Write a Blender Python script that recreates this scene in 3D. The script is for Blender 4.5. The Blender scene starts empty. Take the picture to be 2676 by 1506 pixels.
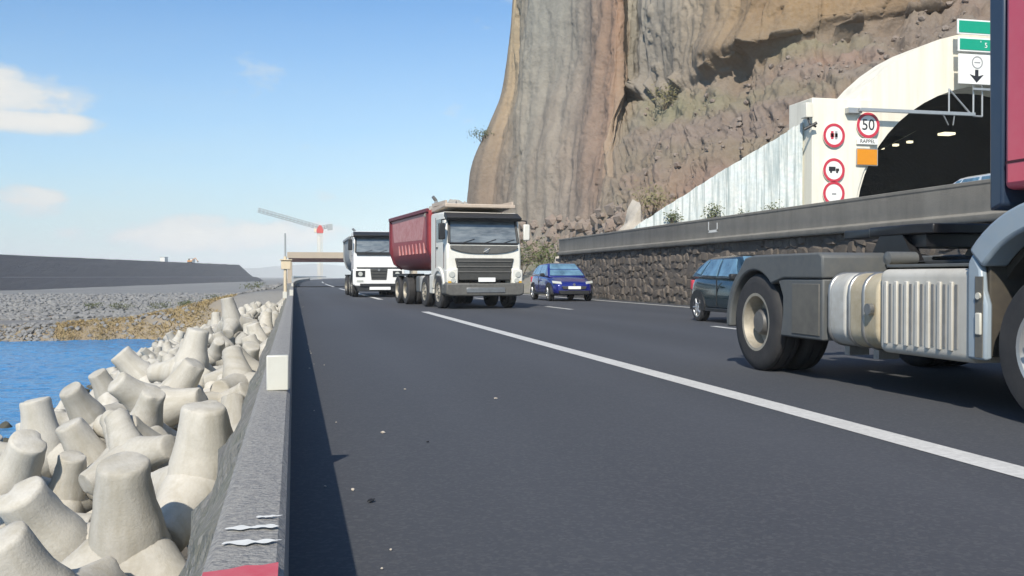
import bpy, bmesh, math, random
import numpy as np
from mathutils import Vector, Matrix, Quaternion, noise as mnoise
R = math.radians
scn = bpy.context.scene
C = scn.collection
rnd = random.Random(11)

# ------------------------------------------------------------------ camera
cam_d = bpy.data.cameras.new('camera'); cam = bpy.data.objects.new('camera', cam_d); C.objects.link(cam)
cam_d.sensor_width = 36.0; cam_d.lens = 2500.0 / 2676.0 * 36.0
cam_d.clip_start = 0.05; cam_d.clip_end = 20000
cam.location = (0, 0, 1.0)
cam.rotation_euler = (R(90 - 0.6927), 0, R(-12.844))
scn.camera = cam

# ------------------------------------------------------------------ world, sun, exposure
SUN_EL = 40.0
SUN_AZ = 206.0            # compass bearing of the sun, clockwise from +Y: behind the camera, over the sea
world = bpy.data.worlds.new('World'); scn.world = world; world.use_nodes = True
wt = world.node_tree; wt.nodes.clear()
def wn(t, **k):
    n = wt.nodes.new(t)
    for a, b in k.items(): setattr(n, a, b)
    return n
wout = wn('ShaderNodeOutputWorld'); wbg = wn('ShaderNodeBackground')
sky = wn('ShaderNodeTexSky', sky_type='NISHITA', sun_disc=False)
sky.sun_elevation = R(SUN_EL); sky.sun_rotation = R(SUN_AZ)
sky.altitude = 0; sky.air_density = 1.0; sky.dust_density = 0.5; sky.ozone_density = 2.2
wbg.inputs['Strength'].default_value = 0.105
# fair-weather cumulus all round the lower sky: noise clouds on the direction vector
tc = wn('ShaderNodeTexCoord'); nrm = wn('ShaderNodeVectorMath', operation='NORMALIZE')
wt.links.new(tc.outputs['Generated'], nrm.inputs[0])
sep = wn('ShaderNodeSeparateXYZ'); wt.links.new(nrm.outputs[0], sep.inputs[0])
def wmath(op, a, b=None, c=None, clamp=False):
    n = wn('ShaderNodeMath', operation=op, use_clamp=clamp)
    for i, x in enumerate((a, b, c)):
        if x is None: continue
        if isinstance(x, (int, float)): n.inputs[i].default_value = x
        else: wt.links.new(x, n.inputs[i])
    return n.outputs[0]
def wramp(v, stops):
    n = wn('ShaderNodeValToRGB'); wt.links.new(v, n.inputs[0])
    e = n.color_ramp.elements
    while len(e) < len(stops): e.new(0.5)
    for i, (p, c) in enumerate(stops): e[i].position = p; e[i].color = (c[0], c[1], c[2], 1)
    return n.outputs[0]
stretch = wn('ShaderNodeMapping'); stretch.inputs['Scale'].default_value = (1, 1, 2.1)
wt.links.new(nrm.outputs[0], stretch.inputs[0])
nz = wn('ShaderNodeTexNoise'); nz.inputs['Scale'].default_value = 13.0; nz.inputs['Detail'].default_value = 7; nz.inputs['Roughness'].default_value = .56
wt.links.new(stretch.outputs[0], nz.inputs[0])
def dirv(az, el): return (math.sin(R(az)) * math.cos(R(el)), math.cos(R(az)) * math.cos(R(el)), math.sin(R(el)))
def puff(az, el, wa, we):
    """soft ellipsoidal bump on the sky dome round a bearing / elevation"""
    d = Vector(dirv(az, el)); t = Vector((math.cos(R(az)), -math.sin(R(az)), 0)); u = t.cross(d)
    def dot(v):
        n = wn('ShaderNodeVectorMath', operation='DOT_PRODUCT'); n.inputs[1].default_value = v
        wt.links.new(nrm.outputs[0], n.inputs[0]); return n.outputs['Value']
    a = wmath('POWER', wmath('ABSOLUTE', wmath('DIVIDE', dot(t), math.sin(R(wa)))), 2.0)
    sd = wmath('SUBTRACT', wmath('MULTIPLY', dot(u), -1.0), 0.0)
    b = wmath('POWER', wmath('ABSOLUTE', wmath('DIVIDE', sd, math.sin(R(we)))), 2.0)
    r = wmath('ADD', a, b)
    fr = wmath('GREATER_THAN', dot(d), 0.2)
    return wmath('MULTIPLY', wmath('SUBTRACT', 1.0, r, clamp=True), fr)
PUFFS = [(-16.5, 9.7, 6.6, 1.7), (-14.6, 8.2, 5.4, .85), (-13.6, 3.9, 2.5, 1.2), (-4, 2.4, 10, 1.3),
         (70, 8, 12, 4), (150, 9, 14, 4), (235, 10, 14, 4), (300, 8, 13, 4)]
acc = None
for p in PUFFS:
    v = puff(*p); acc = v if acc is None else wmath('MAXIMUM', acc, v)
dens = wmath('ADD', wmath('MULTIPLY', acc, 0.80), wmath('MULTIPLY', wmath('SUBTRACT', nz.outputs[0], 0.5), 1.75))
cov = wramp(dens, [(0.24, (0, 0, 0)), (0.58, (.95, .95, .95))])
# low milky layer along the whole horizon
haze_f = wramp(sep.outputs[2], [(0.0, (.85, .85, .85)), (0.06, (.66, .66, .66)), (0.14, (.3, .3, .3)), (0.27, (0, 0, 0))])
nz2 = wn('ShaderNodeTexNoise'); nz2.inputs['Scale'].default_value = 5.0; nz2.inputs['Detail'].default_value = 4
st2 = wn('ShaderNodeMapping'); st2.inputs['Scale'].default_value = (1, 1, 5); wt.links.new(nrm.outputs[0], st2.inputs[0]); wt.links.new(st2.outputs[0], nz2.inputs[0])
hz = wmath('MULTIPLY', haze_f, wmath('ADD', 0.62, wmath('MULTIPLY', nz2.outputs[0], 0.75)), clamp=True)
tint = wn('ShaderNodeMix', data_type='RGBA', blend_type='MULTIPLY'); tint.inputs[0].default_value = 1.0
tint.inputs[7].default_value = (0.66, 0.94, 1.13, 1)
wt.links.new(sky.outputs[0], tint.inputs[6])
mixh = wn('ShaderNodeMix', data_type='RGBA'); mixh.inputs[7].default_value = (4.7, 5.7, 5.9, 1)
wt.links.new(hz, mixh.inputs[0]); wt.links.new(tint.outputs[2], mixh.inputs[6])
cshade = wramp(wmath('ADD', dens, wmath('MULTIPLY', sep.outputs[2], 0.0)), [(0.3, (4.9, 5.5, 5.9)), (0.8, (6.6, 6.5, 6.2))])
mixc = wn('ShaderNodeMix', data_type='RGBA')
wt.links.new(cov, mixc.inputs[0]); wt.links.new(mixh.outputs[2], mixc.inputs[6]); wt.links.new(cshade, mixc.inputs[7])
wt.links.new(mixc.outputs[2], wbg.inputs['Color']); wt.links.new(wbg.outputs[0], wout.inputs[0])

sun_d = bpy.data.lights.new('sun', 'SUN'); sun = bpy.data.objects.new('sun', sun_d); C.objects.link(sun)
sun_d.energy = 4.1; sun_d.angle = R(0.9); sun_d.color = (1.0, 0.92, 0.79)
sun.rotation_euler = (-Vector(dirv(SUN_AZ, SUN_EL))).to_track_quat('-Z', 'Y').to_euler()
sun.location = (-30, -30, 40)

vs = scn.view_settings
vs.view_transform = 'Standard'; vs.look = 'None'; vs.gamma = 1.0; vs.exposure = 0.36; vs.use_curve_mapping = False
scn.render.engine = 'CYCLES'
scn.cycles.max_bounces = 6; scn.cycles.volume_bounces = 0

# ------------------------------------------------------------------ helpers
def tag(o, label=None, cat=None, group=None, kind=None):
    if label: o['label'] = label
    if cat: o['category'] = cat
    if group: o['group'] = group
    if kind: o['kind'] = kind
    return o
def empty(name, loc=(0, 0, 0), rz=0.0, parent=None):
    o = bpy.data.objects.new(name, None); C.objects.link(o); o.location = loc; o.rotation_euler = (0, 0, rz)
    o.empty_display_size = 0.2
    if parent: o.parent = parent
    return o
class MB:
    def __init__(s): s.v = []; s.f = []
    def add(s, vs_, fs):
        n = len(s.v); s.v += [tuple(p) for p in vs_]; s.f += [tuple(i + n for i in f) for f in fs]; return s
    def box(s, x0, x1, y0, y1, z0, z1):
        v = [(x, y, z) for x in (x0, x1) for y in (y0, y1) for z in (z0, z1)]
        return s.add(v, [(0, 1, 3, 2), (4, 6, 7, 5), (0, 4, 5, 1), (2, 3, 7, 6), (0, 2, 6, 4), (1, 5, 7, 3)])
    def prism(s, pts, axis, a, b):
        def m(p, t): return {'X': (t, p[0], p[1]), 'Y': (p[0], t, p[1]), 'Z': (p[0], p[1], t)}[axis]
        n = len(pts); v = [m(p, a) for p in pts] + [m(p, b) for p in pts]
        return s.add(v, [tuple(range(n)), tuple(range(2 * n - 1, n - 1, -1))] + [(i, n + i, n + (i + 1) % n, (i + 1) % n) for i in range(n)])
    def tube(s, p, q, r0, r1=None, n=8):
        r1 = r0 if r1 is None else r1
        p = Vector(p); q = Vector(q); d = (q - p).normalized()
        u = d.orthogonal().normalized(); w = d.cross(u)
        v = []
        for c, r in ((p, r0), (q, r1)):
            for i in range(n):
                a = 2 * math.pi * i / n; v.append(c + u * (r * math.cos(a)) + w * (r * math.sin(a)))
        return s.add(v, [(i, (i + 1) % n, n + (i + 1) % n, n + i) for i in range(n)] + [tuple(range(n - 1, -1, -1)), tuple(range(n, 2 * n))])
    def path(s, pts, r, n=8):
        for a, b in zip(pts[:-1], pts[1:]): s.tube(a, b, r, r, n)
        return s
    def lathe(s, prof, c, axis='X', n=32, closed=False):
        """prof: list of (along axis, radius)"""
        v = []; k = len(prof)
        for i in range(n):
            a = 2 * math.pi * i / n
            for (t, r) in prof:
                y, z = r * math.cos(a), r * math.sin(a)
                p = {'X': (t, y, z), 'Y': (y, t, z), 'Z': (y, z, t)}[axis]
                v.append((c[0] + p[0], c[1] + p[1], c[2] + p[2]))
        f = []
        for i in range(n):
            j = (i + 1) % n
            for q in range(k - 1 + (1 if closed else 0)):
                w = (q + 1) % k
                f.append((i * k + q, j * k + q, j * k + w, i * k + w))
        return s.add(v, f)
    def loft(s, rings, caps=True):
        n = len(rings[0]); v = [p for r in rings for p in r]; f = []
        for i in range(len(rings) - 1):
            for j in range(n):
                k = (j + 1) % n
                f.append((i * n + j, i * n + k, (i + 1) * n + k, (i + 1) * n + j))
        if caps:
            f.append(tuple(range(n - 1, -1, -1))); m = (len(rings) - 1) * n; f.append(tuple(range(m, m + n)))
        return s.add(v, f)
    def blob(s, c, r, seed=0, sub=1, squash=(1, 1, 1), rough=.25):
        v, f = ICO[sub]; c = Vector(c)
        rr = random.Random(seed)
        off = Vector((rr.uniform(-50, 50), rr.uniform(-50, 50), rr.uniform(-50, 50)))
        a = rr.uniform(0, 6.28); ca, sa = math.cos(a), math.sin(a)
        out = []
        for p in v:
            k = r * (1 + rough * mnoise.noise(Vector(p) * 1.7 + off) * 2)
            x, y, z = p[0] * squash[0] * k, p[1] * squash[1] * k, p[2] * squash[2] * k
            out.append((c.x + x * ca - y * sa, c.y + x * sa + y * ca, c.z + z))
        return s.add(out, f)
    def mesh(s, name, mat=None, smooth=None):
        me = bpy.data.meshes.new(name); me.from_pydata(s.v, [], s.f)
        bm = bmesh.new(); bm.from_mesh(me); bmesh.ops.recalc_face_normals(bm, faces=bm.faces); bm.to_mesh(me); bm.free()
        if mat: me.materials.append(mat)
        if smooth is not None:
            for p in me.polygons: p.use_smooth = True
            me.set_sharp_from_angle(angle=R(smooth))
        me.update(); return me
    def build(s, name, mat, parent=None, smooth=None, bevel=0, seg=2, sub=0):
        o = bpy.data.objects.new(name, s.mesh(name, mat, smooth)); C.objects.link(o)
        if parent: o.parent = parent
        if bevel:
            b = o.modifiers.new('bevel', 'BEVEL'); b.width = bevel; b.segments = seg; b.limit_method = 'ANGLE'; b.angle_limit = R(32)
            for p in o.data.polygons: p.use_smooth = True
            o.data.set_sharp_from_angle(angle=R(50))
        if sub:
            m = o.modifiers.new('sub', 'SUBSURF'); m.levels = sub; m.render_levels = sub
            for p in o.data.polygons: p.use_smooth = True
        return o
ICO = {}
for k in (1, 2, 3):
    b = bmesh.new(); bmesh.ops.create_icosphere(b, subdivisions=k, radius=1)
    ICO[k] = ([tuple(v.co) for v in b.verts], [tuple(v.index for v in f.verts) for f in b.faces]); b.free()
def link_copy(o, parent=None):
    c = o.copy(); C.objects.link(c)
    if parent: c.parent = parent
    return c
def text_mesh(txt, size, ext=0.004):
    cu = bpy.data.curves.new('lettering', 'FONT'); cu.body = txt; cu.size = size; cu.extrude = ext
    cu.align_x = 'CENTER'; cu.align_y = 'CENTER'
    t = bpy.data.objects.new('lettering', cu); C.objects.link(t)
    bpy.context.view_layer.update()
    me = bpy.data.meshes.new_from_object(t); bpy.data.objects.remove(t); bpy.data.curves.remove(cu)
    return me

# ------------------------------------------------------------------ materials
def mat(name, col, rough=.6, metal=0, spec=.5, noise=None, bump=None, rand=0, coat=0, emit=None, attr=None, stretch=None, streak=None, speck=None, alpha=1):
    """procedural Principled: noise=(scale, amount, second colour); bump=(scale, strength[, detail]); rand = per-object value spread;
    streak=(scale, amount, colour) vertical weather streaks; speck=(scale, amount, colour) aggregate grains; attr = colour attribute name"""
    m = bpy.data.materials.new(name); m.use_nodes = True; t = m.node_tree; L = t.links
    b = t.nodes['Principled BSDF']
    b.inputs['Roughness'].default_value = rough; b.inputs['Metallic'].default_value = metal
    b.inputs['Specular IOR Level'].default_value = spec; b.inputs['Coat Weight'].default_value = coat
    b.inputs['Coat Roughness'].default_value = .08
    b.inputs['Alpha'].default_value = alpha
    def N(ty, **k):
        n = t.nodes.new(ty)
        for a, v in k.items(): setattr(n, a, v)
        return n
    tcd = N('ShaderNodeTexCoord')
    def tex(scale, detail=5, st=None, rough_=.6):
        n = N('ShaderNodeTexNoise'); n.inputs['Scale'].default_value = scale; n.inputs['Detail'].default_value = detail; n.inputs['Roughness'].default_value = rough_
        mp = N('ShaderNodeMapping'); mp.inputs['Scale'].default_value = st or (1, 1, 1)
        L.new(tcd.outputs['Object'], mp.inputs[0]); L.new(mp.outputs[0], n.inputs[0]); return n.outputs[0]
    def ramp(v, a, bb):
        n = N('ShaderNodeMapRange'); n.inputs[1].default_value = a; n.inputs[2].default_value = bb; L.new(v, n.inputs[0]); return n.outputs[0]
    def mul(v, k):
        n = N('ShaderNodeMath', operation='MULTIPLY'); n.inputs[1].default_value = k; L.new(v, n.inputs[0]); return n.outputs[0]
    if attr:
        a = N('ShaderNodeAttribute', attribute_name=attr); cur = a.outputs['Color']
    else:
        g = N('ShaderNodeRGB'); g.outputs[0].default_value = (*col, 1); cur = g.outputs[0]
    def mixc_(cur, fac, c2, mode='MIX'):
        x = N('ShaderNodeMix', data_type='RGBA', blend_type=mode); L.new(cur, x.inputs[6]); L.new(fac, x.inputs[0])
        if isinstance(c2, tuple): x.inputs[7].default_value = (*c2, 1)
        else: L.new(c2, x.inputs[7])
        return x.outputs[2]
    for nn in ([noise] if noise and not isinstance(noise, list) else (noise or [])):
        cur = mixc_(cur, mul(ramp(tex(nn[0], 6, stretch), .35, .68), nn[1]), nn[2])
    if streak:
        cur = mixc_(cur, mul(ramp(tex(streak[0], 4, (1, 1, .06)), .45, .7), streak[1]), streak[2])
    if speck:
        v = N('ShaderNodeTexVoronoi'); v.inputs['Scale'].default_value = speck[0]; L.new(tcd.outputs['Object'], v.inputs[0])
        sp = N('ShaderNodeSeparateColor'); L.new(v.outputs['Color'], sp.inputs[0])
        cur = mixc_(cur, mul(ramp(sp.outputs[0], .55, .95), speck[1]), speck[2])
    if rand:
        oi = N('ShaderNodeObjectInfo'); hs = N('ShaderNodeHueSaturation'); hs.inputs['Saturation'].default_value = 1
        mr = N('ShaderNodeMapRange'); mr.inputs[3].default_value = 1 - rand; mr.inputs[4].default_value = 1 + rand
        L.new(oi.outputs['Random'], mr.inputs[0]); L.new(mr.outputs[0], hs.inputs['Value']); L.new(cur, hs.inputs['Color']); cur = hs.outputs[0]
    L.new(cur, b.inputs['Base Color'])
    if bump:
        bp = N('ShaderNodeBump'); bp.inputs['Strength'].default_value = bump[1]; bp.inputs['Distance'].default_value = bump[3] if len(bump) > 3 else .02
        L.new(tex(bump[0], bump[2] if len(bump) > 2 else 6, stretch), bp.inputs['Height']); L.new(bp.outputs[0], b.inputs['Normal'])
    if emit:
        b.inputs['Emission Color'].default_value = (*emit[0], 1); b.inputs['Emission Strength'].default_value = emit[1]
    return m
M = {}
M['asphalt'] = mat('asphalt', (.05, .055, .066), .8, attr='tint', noise=[(3.5, .25, (.040, .044, .054)), (45, .35, (.075, .078, .085))], bump=(80, .35, 3, .005), speck=(60, .35, (.11, .112, .115)))
M['tarmac'] = mat('upper_tarmac', (.05, .053, .06), .85, noise=(2, .4, (.04, .042, .05)), bump=(80, .3, 3, .005))
M['line'] = mat('line_paint', (.72, .71, .67), .55, noise=[(3.0, .35, (.42, .41, .38)), (26, .45, (.35, .34, .32))], bump=(60, .3, 3, .004))
M['barrier'] = mat('barrier_concrete', (.33, .315, .29), .9, noise=[(2.2, .5, (.25, .245, .235)), (60, .7, (.46, .44, .40)), (110, .6, (.15, .15, .155))], speck=(95, .65, (.17, .17, .175)), bump=(70, 1.0, 5, .012))
M['rubblecrete'] = mat('rough_rubble_concrete', (.27, .25, .225), .95, noise=[(6, .8, (.16, .155, .13)), (1.5, .5, (.24, .25, .18))], speck=(30, .6, (.36, .34, .31)), bump=(22, 1.0, 6, .06))
M['red_paint'] = mat('red_barrier_paint', (.55, .06, .08), .5, noise=(20, .4, (.6, .2, .2)))
M['white_paint'] = mat('white_scuffed_paint', (.78, .77, .72), .6, noise=(30, .4, (.5, .5, .47)))
M['reflector'] = mat('white_reflector', (.62, .60, .52), .4, noise=(12, .3, (.5, .47, .4)))
M['tetra'] = mat('tetrapod_concrete', (.515, .49, .43), .9, noise=[(.9, .75, (.39, .375, .34)), (4, .5, (.60, .565, .50)), (13, .3, (.40, .365, .30)), (38, .2, (.33, .30, .25))], streak=(3.4, .6, (.33, .295, .22)), bump=(26, .5, 7, .014), rand=.16)
def tide_line(m):
    """dark wet algae below the tide mark, by height above the sea"""
    t = m.node_tree; L = t.links; b = t.nodes['Principled BSDF']; src = b.inputs['Base Color'].links[0].from_socket
    g = t.nodes.new('ShaderNodeNewGeometry'); sp = t.nodes.new('ShaderNodeSeparateXYZ'); L.new(g.outputs['Position'], sp.inputs[0])
    n = t.nodes.new('ShaderNodeTexNoise'); n.inputs['Scale'].default_value = 1.6; n.inputs['Detail'].default_value = 5; L.new(g.outputs['Position'], n.inputs[0])
    ad = t.nodes.new('ShaderNodeMath'); ad.operation = 'MULTIPLY_ADD'; ad.inputs[1].default_value = .9; L.new(n.outputs[0], ad.inputs[0]); L.new(sp.outputs[2], ad.inputs[2])
    mr = t.nodes.new('ShaderNodeMapRange'); mr.inputs[1].default_value = -3.25; mr.inputs[2].default_value = -3.5; L.new(ad.outputs[0], mr.inputs[0])
    x = t.nodes.new('ShaderNodeMix'); x.data_type = 'RGBA'; x.inputs[7].default_value = (.075, .07, .05, 1); L.new(mr.outputs[0], x.inputs[0]); L.new(src, x.inputs[6]); L.new(x.outputs[2], b.inputs['Base Color'])
tide_line(M['tetra'])
M['core'] = mat('rubble_core', (.12, .11, .1), .95, noise=(1.5, .8, (.2, .19, .17)), bump=(5, 1, 6, .2))
M['stone'] = mat('rubble_stone', (.125, .104, .088), .94, noise=[(2.2, .7, (.085, .072, .066)), (9, .6, (.18, .155, .13))], streak=(2.2, .6, (.19, .165, .135)), bump=(25, .8, 6, .03), rand=.2)
M['mortar'] = mat('wall_mortar', (.12, .104, .09), .95, noise=(6, .6, (.085, .075, .068)), bump=(30, .8, 5, .02))
M['cornice'] = mat('parapet_concrete', (.235, .22, .192), .88, noise=[(.6, .7, (.165, .155, .137)), (5, .4, (.28, .26, .22))], streak=(2.2, .55, (.15, .138, .12)), bump=(25, .4, 6, .015))
M['wing'] = mat('pale_stained_concrete', (.70, .73, .72), .85, noise=[(.5, .6, (.52, .62, .64)), (2.2, .7, (.78, .76, .68)), (6, .5, (.42, .49, .48))], streak=(6, .9, (.24, .30, .30)), bump=(12, .5, 6, .02))
M['portal'] = mat('portal_white_concrete', (.82, .78, .66), .8, noise=[(.7, .4, (.74, .70, .6)), (5, .25, (.84, .81, .72))], streak=(1.8, .6, (.60, .56, .46)), bump=(10, .15, 5, .02))
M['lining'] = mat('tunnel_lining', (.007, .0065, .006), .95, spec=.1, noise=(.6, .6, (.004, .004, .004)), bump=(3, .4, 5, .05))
M['cliff'] = mat('cliff_rock', (.3, .26, .22), .93, attr='tint', noise=[(1.1, .22, (.11, .09, .075)), (3.6, .16, (.36, .32, .27))], streak=(.35, .34, (.17, .12, .085)), bump=(1.8, .6, 9, .3))
M['rock'] = mat('fallen_rock', (.235, .195, .165), .95, noise=[(.4, .6, (.24, .165, .13)), (6, .4, (.28, .25, .215))], bump=(7, .8, 6, .05))
M['pale_rock'] = mat('pale_rock', (.48, .43, .36), .95, noise=[(2, .6, (.34, .31, .27)), (7, .5, (.55, .5, .43))], bump=(7, .8, 6, .05))
M['ground'] = mat('ground_soil', (.25, .24, .22), .95, attr='tint', noise=[(.7, .5, (.18, .175, .17)), (.11, .35, (.32, .31, .28))], bump=(1.5, .8, 8, .2))
M['gravel'] = mat('gravel_stone', (.21, .21, .205), .92, noise=[(.12, .7, (.15, .15, .152)), (.9, .6, (.31, .30, .285))])
M['emb'] = mat('embankment_rock', (.034, .037, .050), .92, noise=[(.05, .6, (.024, .027, .042)), (.4, .5, (.05, .051, .058))], bump=(.5, 1, 8, .6), stretch=(.5, .15, 1))
M['drygrass'] = mat('dry_grass', (.36, .26, .12), .9, noise=[(.35, .6, (.26, .20, .09)), (.9, .5, (.42, .34, .19))])
M['leaf'] = mat('shrub_leaf', (.085, .105, .035), .75, noise=[(.9, .7, (.05, .075, .025)), (6, .5, (.14, .135, .055))])
M['leaf_dry'] = mat('dry_leaf', (.19, .17, .075), .8, noise=[(2, .6, (.11, .12, .05)), (8, .5, (.27, .23, .12))])
M['wood'] = mat('shrub_stem', (.13, .10, .07), .9, noise=(8, .5, (.08, .06, .045)))
M['hill'] = mat('far_hill', (.28, .30, .30), .95, noise=(.004, .6, (.22, .25, .24)))
M['tyre'] = mat('tyre_rubber', (.028, .028, .03), .78, noise=[(6, .6, (.055, .052, .05))], bump=(30, .25, 4, .01))
M['rim_dusty'] = mat('rim_dusty', (.42, .38, .30), .55, metal=.3, noise=[(7, .7, (.24, .21, .17)), (20, .4, (.5, .47, .4))])
M['rim'] = mat('rim_alloy', (.62, .62, .61), .32, metal=.75, noise=(12, .3, (.4, .4, .4)))
M['hub'] = mat('hub_grey', (.17, .165, .155), .55, metal=.4, noise=(9, .5, (.1, .095, .09)))
M['black'] = mat('black_plastic', (.018, .019, .021), .5, noise=(7, .4, (.04, .04, .04)))
M['chassis'] = mat('chassis_dark', (.026, .029, .033), .6, noise=(5, .5, (.06, .056, .05)))
M['greyplastic'] = mat('grey_plastic', (.105, .113, .115), .55, noise=[(3, .5, (.075, .08, .083)), (14, .4, (.15, .145, .13))], bump=(40, .15, 3, .004))
M['greydust'] = mat('dusty_panel', (.125, .12, .105), .65, noise=[(3, .6, (.07, .068, .062)), (10, .5, (.17, .16, .135))])
M['fender_blue'] = mat('fender_paint', (.30, .37, .43), .38, coat=.3, noise=[(4, .4, (.22, .27, .31)), (16, .35, (.40, .43, .44))])
M['liner'] = mat('arch_liner_dirty', (.055, .048, .04), .85, noise=[(4, .7, (.10, .085, .06)), (12, .4, (.03, .03, .03))])
M['redpaint'] = mat('red_paint', (.66, .085, .125), .33, coat=.5, noise=[(1.7, .3, (.55, .07, .10)), (9, .2, (.66, .18, .2))])
M['seam'] = mat('seam_dark', (.06, .01, .015), .6)
M['duct'] = mat('duct_darkblue', (.022, .04, .075), .35, coat=.4, noise=(4, .4, (.04, .055, .08)))
M['silver'] = mat('ribbed_aluminium', (.60, .575, .51), .6, metal=.1, noise=[(3, .55, (.43, .40, .34)), (18, .35, (.64, .62, .57))], streak=(7, .3, (.38, .36, .32)))
M['slot'] = mat('rib_groove', (.26, .26, .255), .6, metal=.3, noise=(10, .5, (.17, .17, .16)))
M['tankwhite'] = mat('tank_white', (.56, .56, .53), .5, metal=.1, noise=[(4, .5, (.42, .41, .38)), (12, .4, (.36, .33, .27))])
M['tankcream'] = mat('tank_dusty_cream', (.50, .43, .30), .6, metal=.1, noise=[(2.4, .8, (.30, .235, .135)), (15, .4, (.58, .53, .42))])
M['steel'] = mat('worn_steel', (.4, .4, .39), .4, metal=.8, noise=(9, .5, (.22, .21, .2)))
M['grease'] = mat('greased_steel', (.012, .012, .014), .35, noise=(8, .4, (.03, .03, .032)))
M['whitecab'] = mat('white_cab_paint', (.80, .79, .73), .4, coat=.25, noise=[(1.6, .4, (.70, .67, .58)), (7, .3, (.58, .55, .46)), (25, .2, (.5, .46, .38))], streak=(6, .25, (.55, .51, .42)))
M['whitecab2'] = mat('white_cab_paint_clean', (.82, .81, .78), .35, coat=.35, noise=(2.5, .3, (.64, .63, .6)))
M['glass'] = mat('vehicle_glass', (.035, .045, .052), .06, spec=.8, coat=.6, noise=(2.2, .6, (.10, .115, .12)))
M['glass_pale'] = mat('painted_reflection_windscreen', (.15, .175, .185), .07, spec=.8, coat=.6, noise=[(1.2, .8, (.05, .06, .07)), (3.2, .6, (.30, .32, .32))], stretch=(.7, 1, 3))  # whitish reflection bands painted into the colour of the opaque screen
M['glass_blue'] = mat('painted_sky_reflection_glass', (.16, .30, .40), .06, spec=1, coat=1, noise=(2.5, .8, (.04, .08, .12)))  # blue sky reflection painted into the glass colour, broken up by noise
M['grille'] = mat('grille_dark', (.05, .05, .047), .55, noise=[(5, .6, (.085, .082, .072)), (20, .4, (.03, .03, .03))])
M['bumper'] = mat('bumper_dusty', (.11, .108, .098), .6, noise=[(4, .6, (.07, .068, .065)), (13, .5, (.17, .165, .15))])
M['lamp'] = mat('headlamp_lens', (.5, .51, .48), .12, coat=1, noise=(15, .5, (.5, .52, .45)))
M['amber'] = mat('amber_lens', (.6, .35, .05), .2, coat=.8)
M['plate'] = mat('number_plate', (.86, .86, .83), .5)
M['platechar'] = mat('plate_characters', (.02, .02, .02), .6)
M['body_red'] = mat('tipper_red', (.36, .045, .055), .45, coat=.2, noise=[(1.4, .5, (.25, .035, .045)), (7, .35, (.42, .11, .105))])
M['body_pale'] = mat('tipper_glare_and_letters', (.52, .21, .2), .5, noise=[(1.6, .8, (.40, .10, .10)), (6, .6, (.60, .36, .33))])  # pale sun glare put into the panel colour; the worn letters share it
M['body_frame'] = mat('tipper_frame_dark', (.16, .022, .035), .5, noise=(4, .5, (.10, .018, .028)))
M['dust'] = mat('dusty_beige_steel', (.52, .42, .33), .75, noise=[(2.5, .6, (.42, .33, .25)), (10, .4, (.62, .55, .47))])
M['load'] = mat('rock_load', (.35, .33, .29), .95, noise=[(2, .7, (.22, .21, .19)), (8, .5, (.46, .43, .38))], bump=(9, .8, 6, .05))
M['body_grey'] = mat('tipper_grey', (.30, .31, .31), .5, noise=(2, .5, (.2, .21, .21)))
M['blue'] = mat('blue_metallic', (.012, .018, .19), .26, metal=.25, coat=1, noise=(5, .3, (.02, .03, .26)))
M['teal'] = mat('dark_teal_metallic', (.012, .034, .044), .25, metal=.35, coat=1, noise=(5, .3, (.02, .05, .06)))
M['silverblue'] = mat('pale_blue_metallic', (.62, .68, .74), .28, metal=.2, coat=1, noise=(5, .3, (.55, .62, .7)))
M['sign_white'] = mat('sign_white', (.84, .83, .79), .5, noise=(6, .15, (.7, .7, .66)))
M['sign_red'] = mat('sign_red', (.55, .03, .06), .5, noise=(9, .25, (.62, .12, .14)))
M['sign_black'] = mat('sign_black', (.015, .015, .02), .6)
M['sign_grey'] = mat('sign_grey', (.33, .33, .33), .6)
M['sign_green'] = mat('sign_green', (.0, .32, .19), .45, noise=(4, .2, (.01, .38, .24)))
M['sign_orange'] = mat('sign_orange', (.72, .27, .005), .5, noise=(7, .3, (.62, .22, .01)))
M['galv'] = mat('galvanised_steel', (.48, .49, .49), .45, metal=.6, noise=(9, .4, (.36, .37, .37)))
M['darkpost'] = mat('dark_post', (.07, .09, .11), .5, metal=.3)
M['tunlamp'] = mat('tunnel_lamp', (.9, .88, .7), .4, emit=((1, .9, .6), 1.1))
M['crane_grey'] = mat('crane_grey', (.36, .38, .38), .6)
M['crane_red'] = mat('crane_red', (.55, .06, .05), .5)
M['crane_cream'] = mat('crane_cream', (.72, .62, .45), .6)
M['cream'] = mat('cream_paint', (.66, .55, .38), .55, noise=(6, .3, (.55, .44, .29)))
M['girder'] = mat('girder_rust', (.20, .055, .045), .7, noise=(.5, .5, (.13, .045, .035)))
M['deck'] = mat('bridge_concrete', (.44, .36, .27), .85, noise=(.5, .5, (.36, .31, .25)))
M['house'] = mat('far_house_wall', (.70, .69, .65), .8)
M['roof'] = mat('far_house_roof', (.36, .24, .18), .8)
M['orange_mach'] = mat('site_orange', (.62, .28, .06), .6)
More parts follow.
